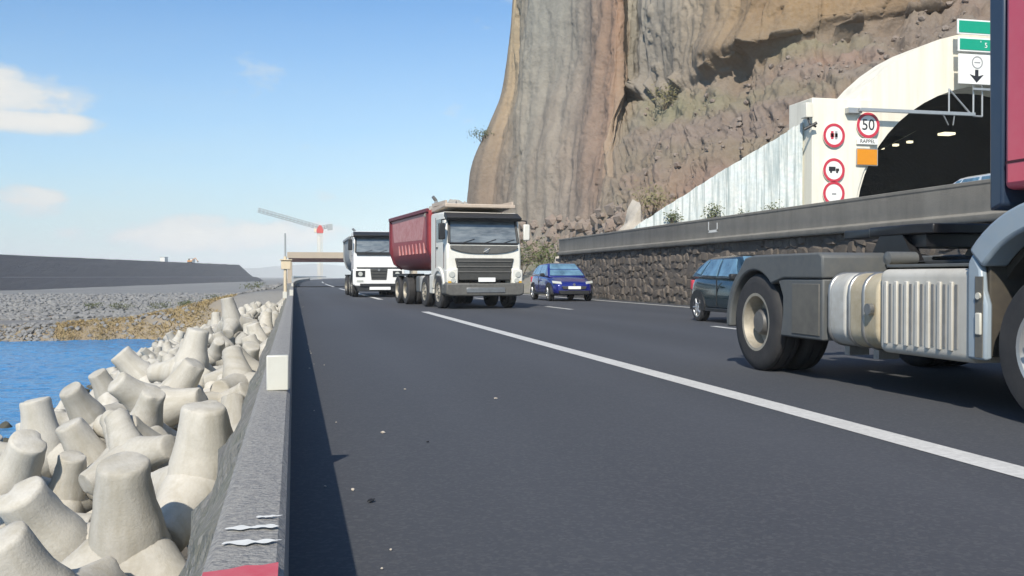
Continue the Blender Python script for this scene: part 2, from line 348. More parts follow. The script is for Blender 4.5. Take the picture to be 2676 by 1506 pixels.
def sea_mat():
    m = bpy.data.materials.new('sea_water'); m.use_nodes = True; t = m.node_tree; L = t.links; b = t.nodes['Principled BSDF']
    b.inputs['Base Color'].default_value = (.03, .15, .34, 1); b.inputs['Roughness'].default_value = .12; b.inputs['IOR'].default_value = 1.33
    tcd = t.nodes.new('ShaderNodeTexCoord'); mp = t.nodes.new('ShaderNodeMapping'); mp.inputs['Scale'].default_value = (.8, 1.5, 1); mp.inputs['Rotation'].default_value = (0, 0, .3)
    n1 = t.nodes.new('ShaderNodeTexNoise'); n1.inputs['Scale'].default_value = 1.5; n1.inputs['Detail'].default_value = 5; n1.inputs['Roughness'].default_value = .6
    n2 = t.nodes.new('ShaderNodeTexNoise'); n2.inputs['Scale'].default_value = .08; n2.inputs['Detail'].default_value = 3
    L.new(tcd.outputs['Object'], mp.inputs[0]); L.new(mp.outputs[0], n1.inputs[0]); L.new(mp.outputs[0], n2.inputs[0])
    bp = t.nodes.new('ShaderNodeBump'); bp.inputs['Strength'].default_value = 1.0; bp.inputs['Distance'].default_value = .55
    L.new(n1.outputs[0], bp.inputs['Height']); L.new(bp.outputs[0], b.inputs['Normal'])
    mr = t.nodes.new('ShaderNodeMix'); mr.data_type = 'RGBA'; mr.inputs[6].default_value = (.04, .20, .48, 1); mr.inputs[7].default_value = (.09, .32, .58, 1)
    L.new(n2.outputs[0], mr.inputs[0]); L.new(mr.outputs[2], b.inputs['Base Color'])
    return m
M['sea'] = sea_mat()

# ------------------------------------------------------------------ large structure: road
def curve_x(y):
    return 0.0 if y < 70 else (y - 70) ** 2 / (2 * 4200.0)
YS = [-14, -6, 0, 4, 8, 12, 16, 20, 25, 30, 36, 42, 50, 60, 70, 80, 92, 105, 120, 140, 165, 195, 230, 270, 320, 380, 450, 530, 620, 720, 840]
def ribbon(x0, x1, z, ys, thick=None):
    mb = MB(); v = []; f = []
    for y in ys: v += [(x0 + curve_x(y), y, z), (x1 + curve_x(y), y, z)]
    for i in range(len(ys) - 1): f.append((2 * i, 2 * i + 1, 2 * i + 3, 2 * i + 2))
    return mb.add(v, f)
def tinted(name, vv, ff, cols, m, smooth=True):
    me = bpy.data.meshes.new(name); me.from_pydata(vv, [], ff); me.materials.append(m)
    a = me.color_attributes.new('tint', 'FLOAT_COLOR', 'POINT')
    a.data.foreach_set('color', np.array([(c[0], c[1], c[2], 1) for c in cols], dtype=np.float32).ravel())
    if smooth:
        for p in me.polygons: p.use_smooth = True
    o = bpy.data.objects.new(name, me); C.objects.link(o); return o
RX = [-.3 + 13.55 * i / 90 for i in range(91)]; RY = [-14 + .8 * i for i in range(80)] + [50 + 3 * i for i in range(17)] + YS[16:]
vv = []; cols = []
for y in RY:
    for x in RX:
        vv.append((x + curve_x(y), y, 0.0))
        tr_ = sum(math.exp(-((x - c) / .34) ** 2) for c in (1.15, 2.95, 4.95, 6.95, 9.35, 11.3)); oil = sum(math.exp(-((x - c) / .4) ** 2) for c in (5.95, 10.3))
        n = mnoise.noise(Vector((x * .9, y * .10, 3))) * .6 + mnoise.noise(Vector((x * .35, y * .3, 8))) * .5
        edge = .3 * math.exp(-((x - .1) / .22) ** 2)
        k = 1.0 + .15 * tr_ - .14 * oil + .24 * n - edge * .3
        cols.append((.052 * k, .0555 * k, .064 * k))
n_ = len(RX); ff = [(j * n_ + i, j * n_ + i + 1, (j + 1) * n_ + i + 1, (j + 1) * n_ + i) for j in range(len(RY) - 1) for i in range(n_ - 1)]
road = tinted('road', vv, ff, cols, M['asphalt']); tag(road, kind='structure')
def marking(x, w, y0, y1):
    n = max(1, int((y1 - y0) / 4)); ys = [y0 + (y1 - y0) * i / n for i in range(n + 1)]
    ribbon(x - w / 2, x + w / 2, .004, ys).build('lane_marking', M['line'], road)
marking(3.61, .225, -12.0, 26.9); marking(3.66, .225, 41.5, 80); marking(3.66, .225, 93, 132); marking(3.66, .225, 145, 184)
y = 1.8
while y < 150: marking(8.19, .16, y, y + 3.0); y += 13.0
marking(12.42, .2, -12, 90); marking(12.42, .2, 95, 240)

# low concrete barrier on the sea side
bar = empty('concrete_barrier', (0, 0, 0))
tag(bar, 'long low grey concrete barrier with speckled top between the road and the tetrapods', 'barrier')
YB = [-6 + .25 * i for i in range(0, 120)] + [24 + 1.5 * i for i in range(0, 40)] + [84 + 6 * i for i in range(0, 30)]
def bar_sec(y, prof):
    c = curve_x(y); return [(c + px, y, pz) for px, pz in prof]
def jit(p, y, a):
    return tuple(q + a * mnoise.noise(Vector((q0 * 9, y * 3.1, p[1] * 7))) if i == 0 else q + a * .6 * mnoise.noise(Vector((p[0] * 5 + 9, y * 3.7, 2))) for i, (q, q0) in enumerate(zip(p, p)))
prof_b = [(-.02, -.05), (-.02, .43), (-.035, .447), (-.10, .45), (-.155, .449), (-.172, .435), (-.19, -.05)]
MB().loft([bar_sec(y, prof_b) for y in YB]).build('coping', M['barrier'], bar, smooth=40)
prof_r = [(-.176, .38), (-.25, .27), (-.345, .06), (-.40, -.06), (-.44, -.6), (-.5, -1.2), (-.55, -3.2), (-.18, -3.2)]
YR = [y for y in YB if y < 84]
MB().loft([[(curve_x(y) + p[0] + (.07 * mnoise.noise(Vector((p[1] * 8, y * 4.6, 1))) if 0 < i < 6 else 0), y,
             p[1] + (.07 * mnoise.noise(Vector((p[0] * 8, y * 4.9, 5))) if 0 < i < 6 else 0)) for i, p in enumerate(prof_r)] for y in YR]).build('rubble_footing', M['rubblecrete'], bar, smooth=60)
# paint left on the coping: ragged white scuffs and the end of a red band
def scuff(cx, cy, lx, ly, seed):
    rr = random.Random(seed); mb = MB(); n = 30; tp = lambda i: max(0, math.sin(math.pi * min(1, max(0, i / n)))) ** .5 * (.6 + .7 * mnoise.noise(Vector((i * .17, seed * 1.7, 1))))
    top = [(cx - lx / 2 + lx * i / n, cy + ly * .38 * tp(i) + .012 * mnoise.noise(Vector((i * .12, seed, 4)))) for i in range(n + 1)]
    bot = [(cx - lx / 2 + lx * i / n, cy - ly * .30 * tp(i + .8) + .012 * mnoise.noise(Vector((i * .12, seed, 4)))) for i in range(n, -1, -1)]
    return mb.add([(p[0], p[1], .4545) for p in top + bot], [tuple(range(2 * n + 2))])
scuff(-.09, 2.15, .115, .075, 3).build('paint_scuff', M['white_paint'], bar)
scuff(-.085, 2.03, .12, .10, 5).build('paint_scuff', M['white_paint'], bar)
scuff(-.055, 2.24, .06, .05, 8).build('paint_scuff', M['white_paint'], bar)
MB().add([(-.165, 1.2, .4545), (-.03, 1.2, .4545), (-.03, 1.875, .4545), (-.06, 1.862, .4545), (-.09, 1.868, .4545), (-.12, 1.85, .4545), (-.165, 1.84, .4545)], [(0, 1, 2, 3, 4, 5, 6)]).build('red_paint_band', M['red_paint'], bar)
# pale reflector blocks standing on the coping
def reflector(y, x, label):
    t = empty('reflector_block', (curve_x(y) + x, y, .45)); tag(t, label, 'reflector', 'reflector blocks along the barrier')
    MB().box(-.052, .052, -.02, .02, .0, .17).build('plate', M['reflector'], t, bevel=.006)
    MB().box(-.05, .05, .021, .07, 0, .03).build('foot', M['galv'], t)
reflector(4.75, -.078, 'pale cream reflector block on the barrier, the nearest and largest one')
reflector(24.5, -.22, 'small white reflector block at the back edge of the barrier, mid distance')
reflector(28.0, -.07, 'small white reflector block on the road edge of the barrier, mid distance')
reflector(55.0, -.09, 'tiny white reflector block farthest along the barrier')
# small stones lying along the foot of the barrier
db = MB()
for i in range(24):
    yy = 2.5 + 30 * rnd.random() ** 1.6; xx = .14 + abs(rnd.gauss(0, .09))
    db.blob((xx, yy, .006), rnd.uniform(.004, .011), i, 1, (1, 1, .7), .3)
tag(db.build('roadside_grit', M['pale_rock']), 'small pale grit scattered along the foot of the barrier', 'grit', kind='stuff')
for i, (px, py, s) in enumerate([(.78, 5.7, .010), (.55, 6.1, .012), (.95, 8.4, .012), (1.6, 7.6, .012), (.33, 4.25, .016)]):
    pb = MB(); pb.blob((px, py, .01), s, i + 70, 2, (1.3, .6, .45), .35)
    tag(pb.build('road_debris', M['black'] if i in (0, 4) else M['pale_rock']),
        ['dark flat scrap on the asphalt near the barrier', 'tiny pale pebble on the near road', 'small pale chip farther up the near lane', 'lone pale stone between barrier and white line', 'dark sliver lying close to the barrier foot'][i], 'debris')

# ------------------------------------------------------------------ sea, lagoon shore, plain
tag(MB().add([(-2500, -200, -4.32), (-1.2, -200, -4.32), (-1.2, 95, -4.32), (-2500, 95, -4.32)], [(0, 1, 2, 3)]).build('sea', M['sea']), kind='structure')
SX = [-46 + .22 * i for i in range(200)]; SY = [22 + .30 * i for i in range(225)]; vv = []
for y in SY:
    for x in SX:
        h = .055 * mnoise.noise(Vector((x * .55, y * .9, 0))) + .05 * mnoise.noise(Vector((x * 1.3 + 4, y * 2.1, 3))) + .03 * mnoise.noise(Vector((x * 2.9, y * 3.9, 7)))
        vv.append((x, y, -4.2 + h))
n_ = len(SX); ff = [(j * n_ + i, j * n_ + i + 1, (j + 1) * n_ + i + 1, (j + 1) * n_ + i) for j in range(len(SY) - 1) for i in range(n_ - 1)]
tag(MB().add(vv, ff).build('lagoon_water', M['sea'], smooth=80), kind='structure')
def sm(a, b, x):
    t = max(0., min(1., (x - a) / (b - a))); return t * t * (3 - 2 * t)
def shore_y(x): return 80.5 + 1.8 * mnoise.noise(Vector((x * .12, 3, 1))) + .7 * mnoise.noise(Vector((x * .5, 7, 1)))
def ground_z(x, y):
    xr = x - curve_x(y)
    base = -5.4 + 2.05 * sm(0, 7, y - shore_y(x)) - .0
    base += .55 * sm(230, 600, y) * 2.5
    base += .12 * mnoise.noise(Vector((x * .25, y * .25, 0)))
    base += .9 * sm(-30, -8, xr) * sm(0, 8, y - shore_y(x)) * sm(120, 86, y)
    r = sm(-15, -1.2, xr)
    return base + (-.25 - base) * r * sm(-3, 6, y - 80) if y > 77 else base
GX = [-2600, -1500, -900, -600, -420, -320, -250, -200] + [-170 + 6 * i for i in range(14)] + [-86 + 1.4 * i for i in range(62)]
GX = [x for x in GX if x < -.25] + [-.25]
GY = [74 + 1.0 * i for i in range(44)] + [118 + 3 * i for i in range(30)] + [210 + 10 * i for i in range(20)] + [420, 480, 560, 660, 800, 1000, 1400, 2000, 3000, 5000]
mb = MB(); vv = []; cols = []
for y in GY:
    for x in GX:
        X = x + curve_x(min(y, 840)); z = ground_z(X, y); vv.append((X, y, z))
        d = y - shore_y(X); n1 = mnoise.noise(Vector((X * .16, y * .16, 3))); n2 = mnoise.noise(Vector((X * .6, y * .6, 9)))
        c = Vector((.20, .197, .188))
        gr = sm(-27, -19, X) * sm(9.5, 7, d + n1)                      # brown grass on the right of the bank
        c = c.lerp(Vector((.30, .22, .12)), (.25 + .75 * gr) * sm(-4, -7.5, X)) if d < 9 else c
        if d < 1.2: c = Vector((.10, .085, .07))
        if 9.5 < d + n1 * .8 < 20: c = Vector((.13, .127, .13))       # track
        gp = math.exp(-((X + 17 - (y - 120) * -.03) / 16) ** 2 - ((y - 128) / 12) ** 2) + .4 * math.exp(-((X + 6) / 5) ** 2 - ((y - 112) / 14) ** 2)
        if d > 18: c = c.lerp(Vector((.15, .18, .09)), min(1, gp * 1.2) * (.6 + .6 * n2))
        st = math.exp(-((X + 26) / 9) ** 2 - ((y - 108) / 4) ** 2); c = c.lerp(Vector((.48, .35, .24)), min(1, st))
        if y > 215: c = c.lerp(Vector((.14, .142, .145)), .6)
        cols.append(c)
nx = len(GX); ff = [(j * nx + i, j * nx + i + 1, (j + 1) * nx + i + 1, (j + 1) * nx + i) for j in range(len(GY) - 1) for i in range(nx - 1)]
tag(tinted('ground', vv, ff, cols, M['ground']), kind='structure')
# cobble field and bank stones: a mass of stones
gb = MB(); k = 0
for i in range(5200):
    y = 100 + 150 * rnd.random() ** 1.5; x = -rnd.uniform(2, .30 * y + 4)
    d = y - shore_y(x)
    if d < 21: continue
    s = rnd.uniform(.10, .28) * (1 + y / 260) * (1.5 if rnd.random() < .06 else 1)
    gb.blob((x, y, ground_z(x, y) + s * .15), s, i % 40, 1, (1, 1, .65), .25)
for i in range(2600):
    x = -rnd.uniform(8, 34); y = shore_y(x) + rnd.uniform(.6, 9) ; 
    if x > -19 and rnd.random() < .85: continue
    s = rnd.uniform(.10, .3); gb.blob((x, y, ground_z(x, y) + s * .1), s, i % 40, 1, (1, 1, .7), .25)
tag(gb.build('cobble_field', M['gravel'], smooth=50), 'grey field of cobbles beyond the lagoon', 'cobbles', kind='stuff')
tb = MB()
for i in range(9000):
    x = -rnd.uniform(5.0, 19.5) if rnd.random() < .93 else -rnd.uniform(19, 26); y = shore_y(x) + .9 + 7.2 * rnd.random()
    if mnoise.noise(Vector((x * .3, y * .3, 5))) < -.22: continue
    z = ground_z(x, y); h = rnd.uniform(.07, .24); a = rnd.uniform(0, 6.28); w = rnd.uniform(.03, .07); lx, ly = rnd.gauss(0, .2), rnd.gauss(0, .2)
    ca, sa = math.cos(a) * w, math.sin(a) * w
    tb.add([(x - ca, y - sa, z - .05), (x + ca, y + sa, z - .05), (x + lx * .5 + ca * .6, y + ly * .5 + sa * .6, z + h * .6), (x + lx, y + ly, z + h)], [(0, 1, 2), (0, 2, 3)])
tag(tb.build('bank_grass', M['drygrass']), 'dry golden grass on the bank across the lagoon', 'grass', kind='stuff')
# dark rock embankment of the new road across the plain
A = Vector((-160, -40)); B = Vector((-11, 625)); dv = (B - A).normalized(); nv = Vector((dv.y, -dv.x))
rings = []
for i in range(0, 121):
    p = A + (B - A) * (i / 120.0); e = sm(1.0, .965, i / 120.0)
    j = lambda q: .7 * mnoise.noise(Vector((i * .6, q, 0)))
    tz = -3 + 11.1 * e + .25 * j(8)
    rings.append([(p.x + nv.x * o, p.y + nv.y * o, z) for o, z in ((0 + j(1), -4.5), (-6 + j(2), -3 + 3.6 * e), (-9, -3 + 3.9 * e), (-17 + j(3), tz), (-34, tz), (-48, -4.5))])
tag(MB().loft(rings).build('embankment', M['emb'], smooth=30), kind='structure')
# far hills
hv = []; hf = []; hc = []
for j in range(0, 90):
    az = -30 + j * .8
    for q, (dd, hh) in enumerate(((2900, -8), (3050, 38), (3400, 66), (4200, -8))):
        h = hh if hh < 0 else hh * (.62 + .5 * mnoise.noise(Vector((az * .12, q, 2))) + .22 * mnoise.noise(Vector((az * .6, q, 5)))) * (.55 + .45 * sm(-30, 5, az))
        hv.append((math.sin(R(az)) * dd, math.cos(R(az)) * dd, h))
for j in range(89):
    for q in range(3): a = j * 4 + q; hf.append((a, a + 4, a + 5, a + 1))
tag(MB().add(hv, hf).build('hills', M['hill'], smooth=60), kind='structure')

# ------------------------------------------------------------------ right side: wall, upper road, cliff
WALL_X = 13.25; WY0, WY1 = 9.0, 47.5
wall = empty('retaining_wall', (WALL_X, 0, 0))
tag(wall, 'long dark rubble stone retaining wall with smooth concrete parapet beside the right lane', 'wall')
MB().box(.06, .8, WY0, WY1, -.1, 2.06).build('wall_core', M['mortar'], wall)
pp = [(-.10, 2.07), (-.13, 2.12), (-.13, 2.22), (-.05, 2.26), (-.05, 2.80), (-.07, 2.83), (-.07, 2.90), (.22, 2.90), (.22, 2.07)]
MB().prism(pp, 'Y', WY0, WY1 - .4).build('parapet', M['cornice'], wall, bevel=.012)
MB().prism([(-.052, 2.44), (-.056, 2.44), (-.056, 2.78), (-.052, 2.78)], 'Y', 29.0, 29.06).build('paint_mark', M['white_paint'], wall)
MB().prism([(-.052, 2.44), (-.056, 2.44), (-.056, 2.72), (-.052, 2.72)], 'Y', 28.35, 28.41).build('paint_mark', M['white_paint'], wall)
MB().prism([(-.052, 2.42), (-.056, 2.42), (-.056, 2.50), (-.052, 2.50)], 'Y', 28.35, 29.06).build('paint_mark', M['white_paint'], wall)
# rubble stones: each its own piece (the 300 that show largest), the rest joined
stone_meshes = []
for i in range(14):
    rr = random.Random(i + 400); n = 9; ring = []
    for q in range(n):
        a = 2 * math.pi * q / n + rr.uniform(-.12, .12); r = .5 * min(1 / max(abs(math.cos(a)), 1e-3), 1 / max(abs(math.sin(a)), 1e-3)) * rr.uniform(.84, .98)
        ring.append((math.cos(a) * r, math.sin(a) * r))
    rings = [[(.5, y, z) for y, z in ring], [(-.15, y, z) for y, z in ring], [(-.5 + rr.uniform(0, .2), y * .72 + rr.uniform(-.05, .05), z * .72 + rr.uniform(-.05, .05)) for y, z in ring]]
    stone_meshes.append(MB().loft(rings).mesh('stone', M['stone'], 40))
stones = []
z = 0.0
while z < 2.0:
    h = rnd.uniform(.22, .40); h = min(h, 2.05 - z)
    if h < .12: break
    y = 14.5 + rnd.uniform(-.3, .3)
    while y < WY1 - .3:
        w = rnd.uniform(.26, .72); stones.append((y + w / 2, z + h / 2 + rnd.uniform(-.08, .08), w * 1.08, h * rnd.uniform(.85, 1.3))); y += w
    z += h
def shows(s):
    yy, zz, w, h = s
    dpt = yy * .975 + 13.2 * .222; a = w * h / dpt ** 3
    if yy < 23.5 and zz < 1.25: a *= .01          # behind the tractor unit
    return -a
stones.sort(key=shows)
for i, (yy, zz, w, h) in enumerate(stones[:300]):
    o = bpy.data.objects.new('stone', stone_meshes[i % 14]); C.objects.link(o); o.parent = wall
    o.location = (.105 + rnd.uniform(-.02, .02), yy, zz); o.scale = (rnd.uniform(.16, .26), w, h); o.rotation_euler = (rnd.uniform(-.3, .3), 0, rnd.uniform(-.08, .08))
    if rnd.random() < .5: o.scale.y *= -1; o.scale.x *= 1
rb = MB()
for i, (yy, zz, w, h) in enumerate(stones[300:]):
    me = stone_meshes[i % 14]; sx = rnd.uniform(.16, .24)
    rb.add([(.105 + v.co.x * sx, yy + v.co.y * w, zz + v.co.z * h) for v in me.vertices], [tuple(p.vertices) for p in me.polygons])
tag(rb.build('stonework', M['stone'], wall, smooth=40), kind='stuff')
# upper road behind the parapet
MB().add([(WALL_X + .25, 5, 1.95), (75, 5, 1.95), (75, 60, 1.95), (WALL_X + .25, 60, 1.95)], [(0, 1, 2, 3)])
tag(MB().prism([(WALL_X + .3, -.5), (80, -.5), (80, 1.95), (WALL_X + .3, 1.95)], 'Y', 2, 49).build('upper_road', M['tarmac']), kind='structure')

# --- cliff: control net of world points (from the survey of the photograph), smooth-interpolated and roughened
F_, W_, H_ = 2500., 2676., 1506.; th = R(12.844); ph = R(-.6927)
fw = Vector((math.sin(th) * math.cos(ph), math.cos(th) * math.cos(ph), math.sin(ph))); rt = Vector((math.cos(th), -math.sin(th), 0)); up = rt.cross(fw)
def at(xd, yd, Y):
    k = W_ / 2576.; d = fw + rt * ((xd * k - W_ / 2) / F_) + up * ((H_ / 2 - yd * k) / F_)
    t = Y / d.y; return Vector((0, 0, 1)) + d * t
net = [
 [(1300, 640, 150), (1310, 420, 152), (1340, 235, 154), (1350, 0, 156), (1370, -420, 160)],
 [(1215, 640, 104), (1230, 420, 105), (1290, 235, 106), (1316, 0, 107), (1340, -420, 110)],
 [(1160, 690, 86), (1184, 425, 87), (1260, 235, 88), (1290, 0, 89), (1302, -420, 92)],
 [(1230, 690, 81), (1250, 430, 83.5), (1296, 220, 85), (1306, 0, 86.5), (1318, -420, 90)],
 [(1310, 690, 74), (1322, 430, 77), (1336, 220, 79.5), (1345, 0, 81), (1352, -420, 85)],
 [(1400, 690, 68), (1415, 430, 71.5), (1440, 220, 74), (1450, 0, 75.5), (1455, -420, 79)],
 [(1490, 660, 62), (1500, 450, 65), (1538, 220, 67), (1546, 0, 68.5), (1548, -420, 72)],
 [(1530, 650, 58), (1524, 450, 62), (1558, 232, 67), (1563, 0, 68.8), (1563, -420, 72.5)],
 [(1565, 620, 52), (1556, 440, 59.5), (1572, 246, 69.5), (1578, 0, 71.5), (1578, -420, 75)],
 [(1620, 600, 48.5), (1625, 420, 56), (1640, 244, 65), (1640, 0, 67), (1640, -420, 71)],
 [(1750, 545, 46), (1750, 385, 53), (1750, 228, 60.5), (1745, 0, 61.5), (1745, -420, 66)],
 [(1900, 450, 43.5), (1900, 290, 49.5), (1900, 165, 55.5), (1900, 0, 56), (1900, -420, 61)],
 [(2060, 330, 42), (2060, 200, 47), (2060, 90, 52.5), (2060, 0, 52.5), (2060, -420, 58)],
 [(2300, 215, 41.6), (2300, 110, 46), (2300, 45, 50.5), (2300, -20, 50.5), (2300, -420, 56)],
 [(2576, 170, 41.6), (2576, 60, 46), (2576, -10, 49.5), (2576, -80, 49.5), (2576, -420, 55)],
 [(3100, 250, 41.6), (3100, 60, 46), (3100, -60, 49), (3100, -120, 49), (3100, -420, 54)],
 [(4300, 560, 38), (4300, 260, 42), (4300, 60, 45), (4300, -40, 45), (4300, -420, 50)]]
P = np.array([[list(at(*c)) for c in col] for col in net])       # columns x levels x 3
CT = [[(.24, .21, .18)] * 5, [(.24, .21, .18)] * 5,
      [(.21, .165, .13), (.22, .18, .14), (.25, .205, .15), (.31, .255, .18), (.31, .255, .18)],
      [(.23, .165, .12), (.31, .23, .16), (.46, .34, .20), (.50, .39, .23), (.48, .38, .25)],
      [(.30, .26, .21), (.33, .29, .23), (.33, .30, .24), (.29, .28, .235), (.29, .275, .23)],
      [(.29, .245, .20), (.32, .265, .21), (.30, .26, .21), (.30, .275, .225), (.3, .27, .22)],
      [(.29, .24, .185), (.30, .20, .145), (.32, .195, .125), (.35, .20, .12), (.35, .2, .12)],
      [(.38, .31, .23), (.38, .28, .19), (.38, .26, .16), (.36, .215, .13), (.34, .2, .12)],
      [(.30, .25, .17), (.25, .205, .15), (.30, .26, .20), (.38, .345, .275), (.38, .34, .27)],
      [(.33, .25, .165), (.24, .18, .14), (.29, .25, .20), (.36, .335, .275), (.36, .325, .265)],
      [(.33, .19, .125), (.245, .185, .15), (.28, .225, .165), (.34, .275, .195), (.33, .26, .18)],
      [(.28, .19, .135), (.24, .185, .15), (.24, .18, .115), (.32, .205, .09), (.32, .205, .09)],
      [(.26, .2, .145), (.24, .195, .155), (.23, .175, .12), (.31, .195, .085), (.32, .205, .09)],
      [(.25, .21, .155), (.23, .185, .145), (.23, .17, .12), (.29, .185, .085), (.31, .2, .09)],
      [(.24, .2, .155), (.22, .18, .14), (.22, .165, .12), (.27, .175, .085), (.31, .2, .09)],
      [(.24, .21, .17)] * 5, [(.24, .21, .17)] * 5]
CT = np.array(CT)
def densify(Q, ax, per):
    """cubic-ish (smoothed linear) subdivision along an axis; per = list of segment counts"""
    Q = np.moveaxis(Q, ax, 0); out = []
    n = Q.shape[0]
    for i in range(n - 1):
        p0 = Q[max(i - 1, 0)]; p1 = Q[i]; p2 = Q[i + 1]; p3 = Q[min(i + 2, n - 1)]
        m1 = (p2 - p0) * .32; m2 = (p3 - p1) * .32
        for s in range(per[i]):
            t = s / per[i]; h00 = 2 * t ** 3 - 3 * t * t + 1; h10 = t ** 3 - 2 * t * t + t; h01 = -2 * t ** 3 + 3 * t * t; h11 = t ** 3 - t * t
            out.append(h00 * p1 + h10 * m1 + h01 * p2 + h11 * m2)
    out.append(Q[-1]); return np.moveaxis(np.array(out), 0, ax)
percol = [8, 12, 22, 26, 32, 36, 18, 18, 26, 44, 52, 52, 44, 36, 24, 12]; perrow = [64, 64, 56, 34]
D = densify(densify(P, 0, percol), 1, perrow); T = np.clip(densify(densify(CT, 0, percol), 1, perrow), .02, .9)
nc, nr = D.shape[:2]
colpos = np.concatenate([[i + s / percol[i] for s in range(percol[i])] for i in range(len(percol))] + [[len(percol)]])
rowpos = np.concatenate([[i + s / perrow[i] for s in range(perrow[i])] for i in range(4)] + [[4]])
du = np.gradient(D, axis=0); dvv = np.gradient(D, axis=1); NN = np.cross(du, dvv); NN /= np.linalg.norm(NN, axis=2, keepdims=True) + 1e-9
vv = []; cols = []
def fbm(p, o=4):
    s = 0; a = 1; f = 1
    for _ in range(o): s += a * mnoise.noise(p * f); a *= .5; f *= 2.1
    return s
for i in range(nc):
    cp = colpos[i]
    for j in range(nr):
        rp = rowpos[j]; p = Vector(D[i, j]); n = Vector(NN[i, j])
        if n.y > 0: n = -n
        wq = fbm(Vector((p.x * .25, p.y * .25, p.z * .2)), 3)
        slope = sm(7.6, 8.6, cp) * sm(2.05, 1.9, rp)                       # rough fallen-rock slope under the overhang
        flute = mnoise.noise(Vector((cp * 2.6, p.z * .02, 4))) * .9 + mnoise.noise(Vector((cp * 8, p.z * .05, 9))) * .38
        big = fbm(Vector((p.x * .11, p.y * .11, p.z * .05)), 4) * 1.0
        rough = fbm(Vector((p.x * .55, p.y * .55, p.z * .5)), 5)
        slab = mnoise.cell(Vector((cp * 5.2 + wq * 1.3, p.z * .10 + wq * .9, 3))) * .55 + mnoise.cell(Vector((cp * 13 + wq * 2.2, p.z * .24 + wq * 1.6, 8))) * .26
        ridge = 1 - abs(mnoise.noise(Vector((p.x * .3, p.y * .3, p.z * .12)))) * 2
        d = (1 - slope) * (flute * .48 + big * .75 + rough * .13 + slab * (.14 if cp < 8 else .30) + ridge * .10) + slope * (big * .8 + rough * .55 + slab * .5 + .15 * abs(mnoise.noise(Vector((p.x * 1.3, p.y * 1.3, p.z * 1.3)))))
        foot = sm(.55, 0, rp) * sm(2.5, 3.5, cp) * sm(7.6, 6.6, cp); d += foot * rough * .9
        lip = sm(7.7, 8.6, cp) * (.45 + .8 * mnoise.cell(Vector((cp * 7 + wq * 1.5, rp * 3, 6)))) * (math.exp(-((rp - 2.12) / .09) ** 2) * 1.5 - math.exp(-((rp - 1.95) / .05) ** 2) * .9) * (.65 + .6 * mnoise.noise(Vector((cp * 4, 0, 3))))
        bulge = 1.9 * math.exp(-((cp - 10.9) / .8) ** 2 - ((rp - 2.35) / .3) ** 2) + .8 * math.exp(-((cp - 9.4) / .5) ** 2 - ((rp - 2.8) / .5) ** 2)
        edge = .25 * math.exp(-((cp - 6.75) / .18) ** 2) * sm(.6, 1.4, rp)
        damp = .25 + .75 * sm(2.0, 3.4, cp) if cp < 3.4 else 1.0
        p = p + n * ((d + lip + bulge + edge) * damp); vv.append(tuple(p))
        c = Vector(T[i, j])
        st = mnoise.noise(Vector((cp * 9, p.z * .035, 1))) * .6 + mnoise.noise(Vector((cp * 26, p.z * .06, 7))) * .4
        g_ = (c.x + c.y + c.z) / 3; c = (c * .90 + Vector((g_, g_, g_)) * .10) * .82 * (1 + .13 * st * (1 - slope) + .12 * rough * slope)
        if slope > .3:
            q = mnoise.noise(Vector((p.x * .35, p.z * .35, 21))); c = c.lerp(Vector((.27, .17, .13)), max(0, q - .05) * 1.1 * slope)
            g = mnoise.noise(Vector((p.x * .3, p.z * .3, 41))); c = c.lerp(Vector((.18, .18, .09)), max(0, g - .1) * 1.2 * slope)
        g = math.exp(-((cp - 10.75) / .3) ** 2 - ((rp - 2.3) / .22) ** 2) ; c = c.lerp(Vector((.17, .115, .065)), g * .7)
        cols.append(c)
ff = [(i * nr + j, (i + 1) * nr + j, (i + 1) * nr + j + 1, i * nr + j + 1) for i in range(nc - 1) for j in range(nr - 1)]
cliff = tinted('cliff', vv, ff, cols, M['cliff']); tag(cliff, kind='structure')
CV = np.array(vv).reshape(nc, nr, 3)
# rock debris on the slope
sb = MB(); k = 0
for i in range(900):
    a = rnd.uniform(8.7, 13.5); b_ = rnd.uniform(.1, 1.85)
    ci = int(np.searchsorted(colpos, a)); rj = int(np.searchsorted(rowpos, b_)); p = CV[min(ci, nc - 1), min(rj, nr - 1)]
    if mnoise.noise(Vector((a * 2.3, b_ * 2.0, 17))) < .02 and rnd.random() < .85: continue
    s = .04 + .2 * rnd.random() ** 4
    sb.blob((p[0] + rnd.uniform(-.2, .2), p[1] - .05, p[2] + rnd.uniform(-.1, .2)), s, i % 60, 1, (1, 1, .8), .35)
for i in range(420):
    a = rnd.uniform(3.6, 8.4); b_ = rnd.uniform(.0, .55)
    ci = int(np.searchsorted(colpos, a)); rj = int(np.searchsorted(rowpos, b_)); p = CV[min(ci, nc - 1), min(rj, nr - 1)]
    s = .15 + .5 * rnd.random() ** 2
    sb.blob((p[0], p[1] - .1, p[2]), s, i % 60, 1, (1, 1, .9), .35)
tag(sb.build('scree', M['rock']), 'brown rock debris on the slope above the tunnel', 'scree', kind='stuff')
